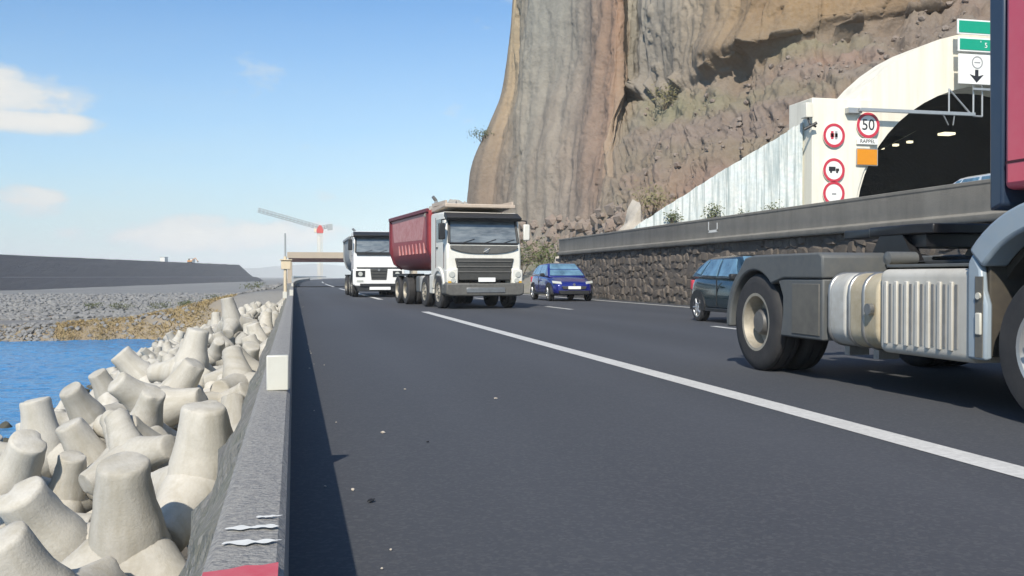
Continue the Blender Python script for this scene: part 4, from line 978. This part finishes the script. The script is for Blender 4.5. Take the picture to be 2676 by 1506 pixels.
# front wheel arch and step behind it
for s in (-1, 1):
    xs = sorted((s * 1.28, s * 1.06))
    MB().prism(arc(0, .50, 1.03, 42, 138, 18) + arc(0, .50, .84, 138, 42, 18), 'X', *xs).build('front_mudguard', M['fender_blue'], tu, bevel=.025)
    xs = sorted((s * 1.055, s * .6)); MB().prism(arc(0, .50, 1.0, 8, 172, 22) + arc(0, .50, .80, 172, 8, 22), 'X', *xs).build('arch_liner', M['liner'], tu)
    xs = sorted((s * 1.265, s * 1.20))
    MB().prism([(.60, .40), (.79, .40), (.79, 1.10), (.74, 1.17), (.66, 1.06), (.64, .9), (.60, .8)], 'X', *xs).build('mudguard_tail', M['fender_blue'], tu, bevel=.02)
    xs = sorted((s * 1.195, s * .65)); MB().box(*xs, .64, .77, .42, 1.1).build('mud_flap', M['liner'], tu, bevel=.01)
    xs = sorted((s * 1.272, s * 1.262)); MB().box(xs[0], xs[1], .625, .70, .42, 1.0).build('tail_strip', M['greydust'], tu)
    xs = sorted((s * 1.285, s * 1.262)); MB().box(xs[0], xs[1], .63, .69, .58, .74).build('side_marker', M['reflector'], tu, bevel=.01)
    MB().lathe([(-.01, 0), (-.01, .025), (.01, .025), (.01, 0)], (s * 1.275, .66, .86), 'X', 12).build('side_marker', M['reflector'], tu)
# cab
cabp = [(.47, 1.60), (.47, 3.45), (.25, 3.62), (-1.1, 3.70), (-1.38, 3.3), (-1.47, 2.2), (-1.47, 1.60)]
MB().prism(cabp, 'X', -1.24, 1.24).build('cab', M['redpaint'], tu, bevel=.05, seg=3)
for zz in (1.78,): 
    for s in (-1, 1): xs = sorted((s * 1.243, s * 1.236)); MB().box(xs[0], xs[1], -1.3, .44, zz, zz + .018).build('cab_seam', M['seam'], tu)
for s in (-1, 1):
    xs = sorted((s * 1.247, s * 1.236)); MB().prism([(-.25, 2.35), (-1.25, 2.2), (-1.2, 3.0), (-.95, 3.25), (-.25, 3.25)], 'X', *xs).build('side_window', M['glass'], tu)
    xs = sorted((s * 1.24, s * .95)); MB().prism([(.475, 1.50), (.60, 1.46), (.62, 3.3), (.475, 3.45)], 'X', *xs).build('air_deflector', M['duct'], tu, bevel=.02)
    MB().tube((s * 1.32, -1.15, 3.1), (s * 1.24, -1.2, 3.15), .03).build('mirror_arm', M['black'], tu)
    xs = sorted((s * 1.30, s * 1.52)); MB().box(xs[0], xs[1], -1.3, -1.12, 2.35, 3.12).build('mirror', M['black'], tu, bevel=.04)
    xs = sorted((s * 1.25, s * .85)); MB().prism([(-.70, .36), (-1.45, .36), (-1.45, 1.50), (-.55, 1.50), (-.62, 1.0)], 'X', *xs).build('entry_step', M['fender_blue'], tu, bevel=.03)
MB().prism([(-1.50, 2.25), (-1.48, 2.25), (-1.39, 3.2), (-1.41, 3.2)], 'X', -1.1, 1.1).build('windscreen', M['glass'], tu)
MB().box(-.85, .85, -1.5, -1.42, .75, 2.0).build('grille', M['grille'], tu, bevel=.03)
MB().box(-1.22, 1.22, -1.58, -1.3, .32, .78).build('bumper', M['redpaint'], tu, bevel=.06)
for s in (-1, 1): xs = sorted((s * .72, s * 1.12)); MB().box(xs[0], xs[1], -1.60, -1.56, .5, .7).build('headlight', M['lamp'], tu, bevel=.02)

# --- tipper trucks
def tipper(name, loc, label, cfg):
    t = empty(name, loc, cfg.get('rz', 0)); tag(t, label, 'truck')
    H = cfg['H']; wcab = M[cfg['cab']]; k = H / 3.02
    # cab shell: side profile y (front = 0), z
    pr = [(.02, .95 * k), (.0, 1.55 * k), (.05, 1.95 * k), (.28, 2.88 * k), (.42, 3.0 * k), (1.95, 3.02 * k), (2.0, 2.9 * k), (2.0, 1.0 * k)]
    MB().prism(pr, 'X', -1.2, 1.2).build('cab', wcab, t, bevel=.07, seg=3)
    def onface(z):    # y of the front face at a height
        for (y0, z0), (y1, z1) in zip(pr[:4], pr[1:4]):
            if z0 <= z <= z1: return y0 + (y1 - y0) * (z - z0) / (z1 - z0)
        return 0
    z0, z1 = 2.03 * k, 2.80 * k
    MB().add([(-1.08, onface(z0) - .012, z0), (1.08, onface(z0) - .012, z0), (1.04, onface(z1) - .012, z1), (-1.04, onface(z1) - .012, z1),
              (-1.08, onface(z0) + .02, z0), (1.08, onface(z0) + .02, z0), (1.04, onface(z1) + .02, z1), (-1.04, onface(z1) + .02, z1)],
             [(0, 1, 2, 3), (7, 6, 5, 4), (0, 4, 5, 1), (1, 5, 6, 2), (2, 6, 7, 3), (3, 7, 4, 0)]).build('windscreen', M[cfg['ws']], t)
    # dark frame of the screen
    fr = MB()
    for s in (-1, 1): fr.tube((s * 1.11, onface(z0) - .01, z0), (s * 1.07, onface(z1) - .01, z1), .045, n=6)
    fr.tube((-1.1, onface(z0) - .01, z0 - .02), (1.1, onface(z0) - .01, z0 - .02), .035, n=6)
    fr.build('screen_frame', M['black'], t)
    MB().prism([(-.10, 2.80 * k), (.34, 2.98 * k), (.36, 2.84 * k), (.02, 2.70 * k)], 'X', -1.2, 1.2).build('sun_visor', M[cfg['visor']], t, bevel=.02)
    wp = MB()
    for xx in (-.75, -.05, .55): wp.tube((xx, onface(z0) - .03, z0 - .02), (xx + .45, onface(z0 + .12) - .03, z0 + .12), .012, n=5)
    wp.build('wiper', M['black'], t)
    if cfg['style'] == 'a':
        # dark crescent below the screen, white band, big dark grille
        n = 12; ar_ = [(-1.08 + 2.16 * i / n, 1.95 * k) for i in range(n + 1)] + [(1.08 - 2.16 * i / n, (1.70 + .16 * abs(1 - 2 * i / n) ** 3) * k) for i in range(n + 1)]
        MB().prism(ar_, 'Y', -.035, .1).build('front_flap', M['bumper'], t, bevel=.01)
        MB().prism([(-.95, 1.56 * k), (.95, 1.56 * k), (.9, 1.36 * k), (.82, .88 * k), (-.82, .88 * k), (-.9, 1.36 * k)], 'Y', -.05, .1).build('grille', M['grille'], t, bevel=.03)
        for zz in (1.46, 1.30, 1.14): MB().box(-.86, .86, -.075, -.04, zz * k - .02, zz * k + .02).build('grille_bar', M['bumper'], t, bevel=.008)
        disc(.075, -.06, -.03, 18).build('emblem', M['steel'], t).location = (0.05, 0, 1.80 * k)
        MB().tube((-.05, -.065, 1.74 * k), (.15, -.065, 1.86 * k), .012, n=5).build('emblem_bar', M['steel'], t)
        for s in (-1, 1):
            xs = sorted((s * .86, s * 1.22)); MB().prism([(xs[0], .74 * k), (xs[1], .80 * k), (xs[1], 1.20 * k), (xs[0], 1.26 * k)] if s > 0 else [(xs[0], .80 * k), (xs[1], .74 * k), (xs[1], 1.26 * k), (xs[0], 1.20 * k)], 'Y', -.09, .3).build('headlight_housing', wcab, t, bevel=.04)
            h = MB(); h.lathe([(-.12, 0), (-.12, .085), (-.09, .1)], (s * 1.06, 0, 1.06 * k), 'Y', 18); h.lathe([(-.12, 0), (-.12, .07), (-.09, .085)], (s * 1.02, 0, .88 * k), 'Y', 18)
            h.build('headlight', M['lamp'], t, smooth=40)
            MB().box(s * 1.13 - .05, s * 1.13 + .05, -.10, -.04, .79 * k, .86 * k).build('indicator', M['amber'], t)
        MB().prism([(-1.25, .80 * k), (1.25, .80 * k), (1.25, .46 * k), (1.1, .40 * k), (-1.1, .40 * k), (-1.25, .46 * k)], 'Y', -.16, .5).build('bumper', M['bumper'], t, bevel=.05)
        MB().box(-.62, .62, -.185, -.15, .50 * k, .66 * k).build('skid_plate', M['steel'], t, bevel=.015)
        pz = .90 * k
        pl = MB().box(.02 - .27, .02 + .27, -.20, -.17, pz - .065, pz + .065).build('number_plate', M['plate'], t)
    else:
        MB().prism([(-1.05, 2.0 * k), (1.05, 2.0 * k), (1.05, 1.9 * k), (-1.05, 1.9 * k)], 'Y', -.02, .08).build('wiper_cowl', M['black'], t)
        MB().box(-1.05, 1.05, -.03, .08, 1.30 * k, 1.36 * k).build('panel_seam', M['black'], t)
        MB().prism([(-.42, 1.28 * k), (.42, 1.28 * k), (.36, .78 * k), (-.36, .78 * k)], 'Y', -.07, .1).build('grille', M['grille'], t, bevel=.02)
        for zz in (1.18, 1.04, .9): MB().box(-.36, .36, -.09, -.06, zz * k - .015, zz * k + .015).build('grille_bar', M['black'], t)
        disc(.06, -.10, -.06, 16).build('emblem', M['steel'], t).location = (0, 0, 1.24 * k)
        MB().prism([(-1.22, 1.28 * k), (1.22, 1.28 * k), (1.24, .58 * k), (1.1, .5 * k), (-1.1, .5 * k), (-1.24, .58 * k)], 'Y', -.055, .4).build('bumper', wcab, t, bevel=.05)
        MB().box(-.9, .9, -.075, -.05, .50 * k, .62 * k).build('lower_grille', M['black'], t)
        for s in (-1, 1):
            xs = sorted((s * .66, s * 1.1)); MB().box(xs[0], xs[1], -.085, -.05, .92 * k, 1.20 * k).build('headlight_housing', M['black'], t, bevel=.03)
            h = MB(); h.lathe([(-.11, 0), (-.11, .1), (-.08, .115)], (s * .88, 0, 1.05 * k), 'Y', 18); h.build('headlight', M['lamp'], t, smooth=40)
            MB().box(s * .9 - .15, s * .9 + .15, -.085, -.055, .70 * k, .78 * k).build('fog_light', M['lamp'], t)
        MB().prism([(-1.1, .5 * k), (1.1, .5 * k), (1.0, .28), (-1.0, .28)], 'Y', .0, .5).build('underrun_bar', M['black'], t, bevel=.02)
        MB().box(-.45, .55, -.1, -.06, .36, .50).build('number_plate', M['plate'], t)
    put_text(t, cfg.get('plate', ''), .11, M['platechar'], (.02, -.206, .90 * k)) if cfg.get('plate') else None
    # doors, side windows, mirrors, arch
    for s in (-1, 1):
        xs = sorted((s * 1.212, s * 1.19)); MB().prism([(.42, 2.08 * k), (1.25, 2.08 * k), (1.25, 2.78 * k), (.62, 2.78 * k)], 'X', *xs).build('side_window', M['glass'], t)
        dr = MB(); dr.box(xs[0], xs[1] , 1.32, 1.335, 1.25 * k, 2.85 * k); dr.box(xs[0], xs[1], .34, .355, 1.25 * k, 2.0 * k); dr.build('door_seam', M['seam'], t)
        xs = sorted((s * 1.23, s * 1.2)); MB().box(xs[0], xs[1], 1.08, 1.24, 1.88 * k, 1.92 * k).build('door_handle', M['black'], t)
        ma = MB(); ma.path([(s * 1.2, .15, 2.75 * k), (s * 1.36, -.02, 2.72 * k), (s * 1.36, -.02, 2.2 * k)], .02, 6); ma.build('mirror_arm', M['black'], t)
        xs = sorted((s * 1.26, s * 1.46)); MB().box(xs[0], xs[1], -.08, .04, 2.12 * k, 2.62 * k).build('mirror', M['whitecab' if s > 0 else 'black'], t, bevel=.03)
        xs = sorted((s * 1.25, s * .8)); MB().prism(arc(.95, .5, .80, 10, 170, 14) + arc(.95, .5, .66, 170, 10, 14), 'X', *xs).build('wheel_arch', M[cfg['arch']], t, bevel=.02)
        xs = sorted((s * 1.22, s * .85)); MB().prism([(1.62, .45), (2.1, .45), (2.1, 1.05 * k), (1.62, 1.05 * k)], 'X', *xs).build('step_box', wcab, t, bevel=.03)
    # axles
    for (ya, dual) in cfg['axles']:
        for s in (-1, 1):
            wheel(t, s * 1.08, ya, .51, .3, s, deep=dual, rim='rim_dusty', nuts=8)
            if dual: wheel(t, s * .75, ya, .51, .28, s, nuts=0)
        MB().tube((-.95, ya, .51), (.95, ya, .51), .09).build('axle', M['chassis'], t)
    y1 = cfg['len']
    for s in (-1, 1): MB().box(s * .42 - .05, s * .42 + .05, .4, y1 - .3, .8, 1.08).build('frame_rail', M['chassis'], t)
    for yy, m_ in ((3.35, 'tankwhite'), (3.95, 'greyplastic')):
        for s in (-1, 1): xs = sorted((s * 1.18, s * .6)); MB().box(xs[0], xs[1], yy - .25, yy + .25, .45, 1.02).build('side_tank', M[m_], t, bevel=.06)
    for s in (-1, 1): xs = sorted((s * 1.2, s * .6)); MB().prism([(y1 - 2.9, 1.02), (y1 - .35, 1.02), (y1 - .3, 1.1), (y1 - 2.95, 1.1)], 'X', *xs).build('rear_mudguard', M['black'], t)
    # tipper body: half-round section
    yb0, yb1 = 2.2, y1; zb, zt = 1.22, cfg['bt']
    def sec(y, g=0.0):
        w = 1.22 + g; pts = [(-w, zt), (-w, zb + .95), (-w * .97, zb + .6), (-w * .86, zb + .26), (-w * .62, zb + .05), (-w * .35, zb), (w * .35, zb), (w * .62, zb + .05), (w * .86, zb + .26), (w * .97, zb + .6), (w, zb + .95), (w, zt)]
        inn_ = [(p[0] * .95, p[1] + (.06 if abs(p[0]) < w * .9 else 0)) for p in reversed(pts)]
        return [(p[0], y, p[1]) for p in pts + inn_]
    MB().loft([sec(yb0 + .04), sec(yb1)]).build('tipper_body', M[cfg['body']], t, smooth=40)
    MB().prism([(p[0], p[2]) for p in sec(0)[:12]], 'Y', yb0, yb0 + .06).build('headboard', M[cfg['body']], t)
    MB().prism([(p[0], p[2]) for p in sec(0)[:12]], 'Y', yb1 - .05, yb1 + .02).build('tailgate', M[cfg['body']], t)
    for s in (-1, 1):
        xs = sorted((s * 1.30, s * 1.2)); MB().box(xs[0], xs[1], yb0, yb1, zt - .07, zt + .06).build('top_rail', M[cfg['frame']], t, bevel=.02)
        for yy in (yb0 + .06, yb1 - .12): MB().prism([(s * 1.20, zt), (s * 1.27, zt), (s * 1.27, zb + .7), (s * 1.1, zb + .24), (s * .8, zb + .02), (s * .78, zb + .08), (s * 1.05, zb + .3), (s * 1.2, zb + .75)], 'Y', yy, yy + .14).build('body_rib', M[cfg['frame']], t)
        if cfg.get('panel'):
            xs = sorted((s * 1.226, s * 1.218))
            MB().prism([(yb0 + .5, zt - .15), (yb1 - .45, zt - .2), (yb1 - .7, zb + 1.05), (yb0 + .9, zb + 1.0)], 'X', *xs).build('pale_glare_panel', M['body_pale'], t)  # paler panel on the side, with the sun glare painted in as colour
            for i in range(8):     # worn, unreadable lettering low on the side
                yy = yb0 + .6 + i * .55; MB().prism([(yy, zb + .55), (yy + .12, zb + .55), (yy + .2, zb + .9), (yy + .08, zb + .9)], 'X', *sorted((s * 1.225, s * 1.18))).build('worn_letter', M['body_pale'], t)
    # canopy lip over the cab
    if cfg.get('lip'):
        MB().prism([(yb0 + .1, zt + .06), (yb0 - 1.75, zt + .10), (yb0 - 1.75, zt + .02), (yb0 + .1, zt - .1)], 'X', -1.12, 1.12).build('cab_guard', M['dust'], t, bevel=.02)
        MB().box(-1.14, 1.14, yb0 - 1.82, yb0 - 1.72, zt - .02, zt + .09).build('guard_edge', M['dust'], t, bevel=.02)
        for s in (-1, 1): MB().box(s * 1.08 - .03, s * 1.08 + .03, yb0 - 1.7, yb0, zt + .09, zt + .2).build('guard_stiffener', M['dust'], t)
    # load
    ld = MB(); rr = random.Random(cfg['seed'])
    for i in range(90):
        u = rr.random(); yy = yb0 + .2 + u * (yb1 - yb0 - .5); xx = rr.uniform(-1, 1); hh = cfg['heap'] * (1 - abs(xx) ** 2) * (.5 + .5 * math.sin(math.pi * min(1, u * 1.3 + .1)))
        ld.blob((xx, yy, zt - .25 + hh * rr.random() + .05), rr.uniform(.14, .34), i, 2, (1, 1, .8), .35)
    tag(ld.build('rock_load', M['load'], t, smooth=40), kind='stuff')
    MB().path([(-1.0, 2.08, 1.0), (-1.0, 2.08, zt + .15), (-1.0, 2.08, zt + .3), (-1.12, 2.02, zt + .42)], .055, 10).build('exhaust_stack', M['steel'], t)
    return t
tipper('tipper_truck', (5.72, 28.9, 0), 'white cabbed tipper truck with red body and beige cab guard, leading the queue',
       dict(rz=R(6.0), H=3.02, cab='whitecab', ws='glass_pale', visor='black', style='a', arch='whitecab', axles=[(.95, False), (2.75, False), (5.7, True), (7.05, True)], len=8.3, body='body_red', frame='body_frame', bt=3.16, panel=True, lip=True, heap=.5, seed=4))
tipper('tipper_truck', (3.98, 46.2, 0), 'white truck with dark sun visor behind the red-bodied tipper',
       dict(H=3.2, cab='whitecab2', ws='glass_pale', visor='black', style='b', arch='black', axles=[(.95, False), (2.75, False), (5.7, True), (7.05, True)], len=8.3, body='body_grey', frame='body_grey', bt=2.95, heap=.1, seed=9))

# --- cars
def car(name, loc, label, paint, glass='glass', L=4.05, Wd=1.78, Hh=1.52, rz=0, plate=True):
    t = empty(name, loc, rz); tag(t, label, 'car'); w = Wd / 2; k = Hh / 1.5; p_ = M[paint]
    st = [(0, .70, .30, .60), (.06, .80, .26, .70), (.25, .90, .24, .77), (.6, .97, .22, .85), (1.05, 1.0, .22, .95), (1.6, 1.0, .22, .97), (2.6, 1.0, .22, 1.0), (3.3, .99, .22, 1.02), (3.75, .95, .25, 1.03), (L - .1, .86, .30, .98), (L, .76, .38, .88)]
    rings = []
    for y, ww, zb, zt in st:
        x = w * ww; zt *= k; zb *= k
        half = [(x * .82, zb), (x * .97, zb + .06), (x, zb + (zt - zb) * .38), (x * .985, zb + (zt - zb) * .68), (x * .93, zt - .035), (x * .80, zt), (x * .35, zt + .025)]
        rings.append([(a, y, b) for a, b in half] + [(-a, y, b) for a, b in reversed(half)])
    MB().loft(rings).build('body', p_, t, sub=2)
    # cabin: shell with proud panes
    B0 = [(-.80, 1.02, .94), (.80, 1.02, .94), (.80, 3.86, 1.0), (-.80, 3.86, 1.0)]; R0 = [(-.58, 1.82, 1.47), (.58, 1.82, 1.47), (.57, 3.30, 1.46), (-.57, 3.30, 1.46)]
    B0 = [Vector((a * Wd / 1.78, b, c * k)) for a, b, c in B0]; R0 = [Vector((a * Wd / 1.78, b, c * k)) for a, b, c in R0]
    mid = [B0[i].lerp(R0[i], .55) + Vector((math.copysign(.03, B0[i].x), (-.05 if i < 2 else .07), .015)) for i in range(4)]
    top = [(v.x * .8, v.y + (.12 if i < 2 else -.12), v.z + .03) for i, v in enumerate(R0)]
    MB().loft([[tuple(v) for v in B0], [tuple(v) for v in mid], [tuple(v) for v in R0], top]).build('cabin', p_, t, bevel=.05, seg=3)
    def pane(nm, a, b, c, d, ins=.06, m=glass):
        a, b, c, d = map(Vector, (a, b, c, d)); cen = (a + b + c + d) / 4; q = [cen + (v - cen) * (1 - ins) for v in (a, b, c, d)]
        n = (q[1] - q[0]).cross(q[3] - q[0]).normalized(); o = q[0] - Vector((0, 2.3, .9))
        if n.dot(cen - Vector((0, 2.3, .8))) < 0: n = -n
        MB().add([v + n * .035 for v in q] + [v - n * .03 for v in q], [(0, 1, 2, 3), (7, 6, 5, 4), (0, 4, 5, 1), (1, 5, 6, 2), (2, 6, 7, 3), (3, 7, 4, 0)]).build(nm, M[m], t, bevel=.01)
    mf = [mid[0], mid[1]]; 
    pane('windscreen', B0[0] + Vector((.02, .03, .03)), B0[1] + Vector((-.02, .03, .03)), R0[1], R0[0], .08)
    pane('rear_window', B0[3], B0[2], R0[2], R0[3], .14)
    for s, (i0, i1) in ((-1, (0, 3)), (1, (1, 2))):
        b0, b1, r0, r1 = B0[i0], B0[i1], R0[i0], R0[i1]; out = Vector((s * .018, 0, 0))
        L_ = lambda u, v: (b0.lerp(b1, u)).lerp(r0.lerp(r1, u), v) + out * (1 - abs(2 * v - 1))
        pane('side_window', L_(.13, .1), L_(.47, .1), L_(.46, .9), L_(.06, .9), .03)
        pane('side_window', L_(.51, .1), L_(.80, .1), L_(.84, .9), L_(.50, .9), .03)
        pane('quarter_window', L_(.83, .14), L_(.93, .2), L_(.95, .85), L_(.87, .88), .05)
        xs = sorted((s * (w + .015), s * (w - .05))); xm = sorted((s * (w + .17), s * (w + .0)))
        MB().box(xm[0], xm[1], 1.22, 1.36, .96 * k, 1.09 * k).build('mirror', M['black'], t, bevel=.03)
        for yy, nm in ((.74, 'f'), (3.28, 'r')):
            wheel(t, s * (w - .10), yy, .32 * k, .21, s, rim='rim', deep=False, rimr=.68, nuts=0, spokes=5)
            xs2 = sorted((s * (w + .004), s * (w - .2))); MB().prism(arc(yy, .32 * k, .405 * k, -8, 188, 18), 'X', *xs2).build('wheel_arch', M['black'], t)
        sx = sorted((s * (w + .006), s * (w - .02)))
        MB().box(sx[0], sx[1], 1.2, 2.85, .25 * k, .33 * k).build('sill', M['black'], t, bevel=.01)
        dm = MB(); dm.box(*sorted((s * (w + .004), s * (w - .02))), 2.28, 2.292, .4 * k, .96 * k); dm.build('door_seam', M['black'], t)
        MB().box(*sorted((s * (w + .03), s * (w - .01))), 2.05, 2.2, .80 * k, .83 * k).build('door_handle', p_, t)
        # headlights and tail lights
        h = MB(); h.loft([[(s * .50, .10, .66 * k), (s * .80, .27, .70 * k), (s * .80, .33, .80 * k), (s * .52, .20, .755 * k)], [(s * .50, .02, .66 * k), (s * .845, .21, .70 * k), (s * .86, .30, .80 * k), (s * .52, .10, .765 * k)]])
        h.build('headlight', M['lamp'], t, bevel=.012)
        MB().box(*sorted((s * .58, s * .80)), L - .14, L - .015, .72 * k, .95 * k).build('tail_light', M['sign_red'], t, bevel=.02)
    MB().prism([(-.52, .58 * k), (.52, .58 * k), (.46, .47 * k), (-.46, .47 * k)], 'Y', -.03, .12).build('grille', M['grille'], t, bevel=.015)
    MB().prism([(-.66, .42 * k), (.66, .42 * k), (.60, .27 * k), (-.60, .27 * k)], 'Y', -.02, .25).build('lower_intake', M['black'], t, bevel=.02)
    disc(.05, -.02, .06, 16).build('emblem', M['steel'], t).location = (0, 0, .645 * k)
    if plate:
        MB().box(-.26, .26, -.05, -.03, .475 * k, .585 * k).build('number_plate', M['plate'], t)
        MB().box(-.26, .26, L + .0, L + .02, .60 * k, .71 * k).build('number_plate', M['plate'], t)
    return t
car('hatchback_car', (10.95, 36.8, 0), 'dark blue hatchback coming toward the viewer beside the stone wall', 'blue', 'glass_blue', Wd=1.80, Hh=1.56)
car('hatchback_car', (9.72, 16.72, 0), 'dark teal hatchback half hidden behind the tractor unit mudguard', 'teal', 'glass_blue', Wd=1.8, Hh=1.45, L=3.9)
car('hatchback_car', (16.3, 16.9, 1.95), 'pale blue car with only its roof showing above the stone wall parapet', 'silverblue', 'glass_blue', Hh=1.46)

# ------------------------------------------------------------------ things in the distance
# cream service post behind the barrier
cp_ = empty('service_post', (-.42, 49.0, -.2)); tag(cp_, 'cream post with a box and thin mast standing behind the barrier', 'post')
MB().tube((0, 0, 0), (0, 0, 2.2), .085, .075, 12).build('post', M['cream'], cp_, smooth=40)
MB().tube((0, 0, 2.2), (0, 0, 3.35), .05, .045, 10).build('mast', M['crane_grey'], cp_, smooth=40)
MB().box(-.2, .28, -.14, .12, 1.55, 2.0).build('cabinet', M['cream'], cp_, bevel=.03)
MB().box(-.26, .34, -.2, .16, 2.0, 2.05).build('cabinet_roof', M['cream'], cp_, bevel=.01)
# guard rail on the sea side of the far bend
gr = empty('guard_rail', (0, 0, 0)); tag(gr, 'thin pale metal guard rail along the far bend of the road', 'guard rail')
ys = [90 + 8 * i for i in range(40)]
MB().loft([[(curve_x(y) - .1 + a, y, b) for a, b in ((-.04, .75), (.04, .78), (.06, .9), (.04, 1.02), (-.04, 1.05))] for y in ys]).build('rail', M['galv'], gr)
for y in ys: MB().box(curve_x(y) - .25, curve_x(y) - .13, y - .06, y + .06, 0, 1.0).build('rail_post', M['galv'], gr)
# overbridge
br = empty('overbridge', (8, 250, 0)); tag(br, 'beige road bridge with dark red girders crossing the road far ahead', 'bridge')
MB().box(-9.5, 24, -4, 4, 5.75, 6.7).build('deck', M['deck'], br)
for i in range(4): MB().box(-9.3, 23.8, -3.2 + i * 2.1, -2.8 + i * 2.1, 4.7, 5.74).build('girder', M['girder'], br)
MB().box(-9.6, 24.1, -4.2, -4.01, 5.6, 7.1).build('parapet', M['deck'], br)
for xx in (-9.0, 22.5): MB().box(xx - .6, xx + .6, -3.6, 3.6, -1, 4.69).build('pier', M['deck'], br, bevel=.1)
# tower crane
tcn = empty('tower_crane', (11.0, 420, -2)); tag(tcn, 'tower crane with raised grey jib and red head far beyond the trucks', 'crane')
def lattice(p, q, w, n, r):
    mb = MB(); p = Vector(p); q = Vector(q); d = (q - p).normalized(); u = d.orthogonal().normalized() * w; v = d.cross(u).normalized() * w
    cs = [u + v, u - v, -u - v, -u + v]
    for c in cs: mb.tube(p + c, q + c, r, n=5)
    for i in range(n):
        a = p + (q - p) * (i / n); b = p + (q - p) * ((i + 1) / n)
        for j in range(4): mb.tube(a + cs[j], b + cs[(j + 1) % 4], r * .7, n=4)
    return mb
lattice((0, 0, 0), (0, 0, 21.5), .65, 12, .085).build('mast', M['crane_cream'], tcn)
lattice((-.5, 0, 24.2), (-25.8, 0, 31.2), .62, 16, .14).build('jib', M['crane_grey'], tcn)
lattice((0.3, 0, 24), (4.6, 0, 24.9), .5, 4, .13).build('counter_jib', M['crane_grey'], tcn)
MB().prism([(-1.3, 21.6), (1.3, 21.6), (1.5, 23.0), (.5, 25.0), (-.4, 25.0), (-1.5, 23.0)], 'Y', -1, 1).build('slewing_head', M['crane_red'], tcn, bevel=.1)
MB().box(-2.4, -1.45, -.9, .6, 21.9, 23.6).build('operator_cab', M['crane_cream'], tcn, bevel=.1)
for i in range(3): MB().box(3.2 + i * .75, 3.85 + i * .75, -.9, .9, 22.9 + i * .1, 25.6).build('counterweight', M['crane_grey'], tcn, bevel=.05)
# site cabins and machines on the embankment, houses beyond
mc = empty('excavator', (-52.5, 520, 8.0)); mc.scale = (.62,) * 3; tag(mc, 'tiny orange digger standing on top of the dark embankment', 'digger')
MB().box(-2, 2, -1.2, 1.2, 0, .9).build('tracks', M['black'], mc, bevel=.2)
MB().box(-1.9, 1.7, -1.3, 1.3, .95, 2.2).build('house', M['orange_mach'], mc, bevel=.15)
MB().box(-1.2, .2, -.9, .5, 2.2, 3.3).build('cab', M['glass'], mc, bevel=.1)
MB().path([(1.4, 0, 1.8), (4.4, 0, 4.2), (6.4, 0, 1.4)], .3, 6).build('arm', M['orange_mach'], mc)
MB().prism([(6.0, 1.5), (7.0, 1.5), (6.8, .4), (5.9, .6)], 'Y', -.6, .6).build('bucket', M['black'], mc)
for i, (f_, lab) in enumerate([(.53, 'small dark site cabin on the left of the embankment top'), (.80, 'small pale site cabin on the embankment top near the middle'), (.86, 'second pale site cabin on the embankment, right of the first')]):
    p = A + (B - A) * f_ + nv * -22; t = empty('site_cabin', (p.x, p.y, 8.0), math.atan2(dv.y, dv.x)); tag(t, lab, 'cabin', 'site cabins on the embankment')
    m_ = M['crane_grey'] if i == 0 else M['house']
    MB().box(-2.2, 2.2, -1.2, 1.2, .15, 2.4).build('shell', m_, t, bevel=.05); MB().box(-2.35, 2.35, -1.35, 1.35, 2.4, 2.55).build('roof', M['crane_grey'], t)
    MB().box(-.4, .4, -1.24, -1.205, .3, 2.1).build('door', M['glass'], t); MB().box(-2.1, 2.1, -1.1, 1.1, -.1, .14).build('skid', M['black'], t)

# ------------------------------------------------------------------ air
HAZE = 0.00032
if HAZE:
    hm = bpy.data.materials.new('haze_air'); hm.use_nodes = True; t = hm.node_tree; t.nodes.clear()
    o = t.nodes.new('ShaderNodeOutputMaterial'); v = t.nodes.new('ShaderNodeVolumePrincipled')
    v.inputs['Density'].default_value = HAZE; v.inputs['Color'].default_value = (.97, .99, 1, 1); v.inputs['Anisotropy'].default_value = -.3
    t.links.new(v.outputs[0], o.inputs['Volume'])
    hz_o = MB().box(-2700, 2700, -260, 5200, -9, 100).build('haze', hm); tag(hz_o, 'pale sea haze over the distance', 'haze', kind='stuff')
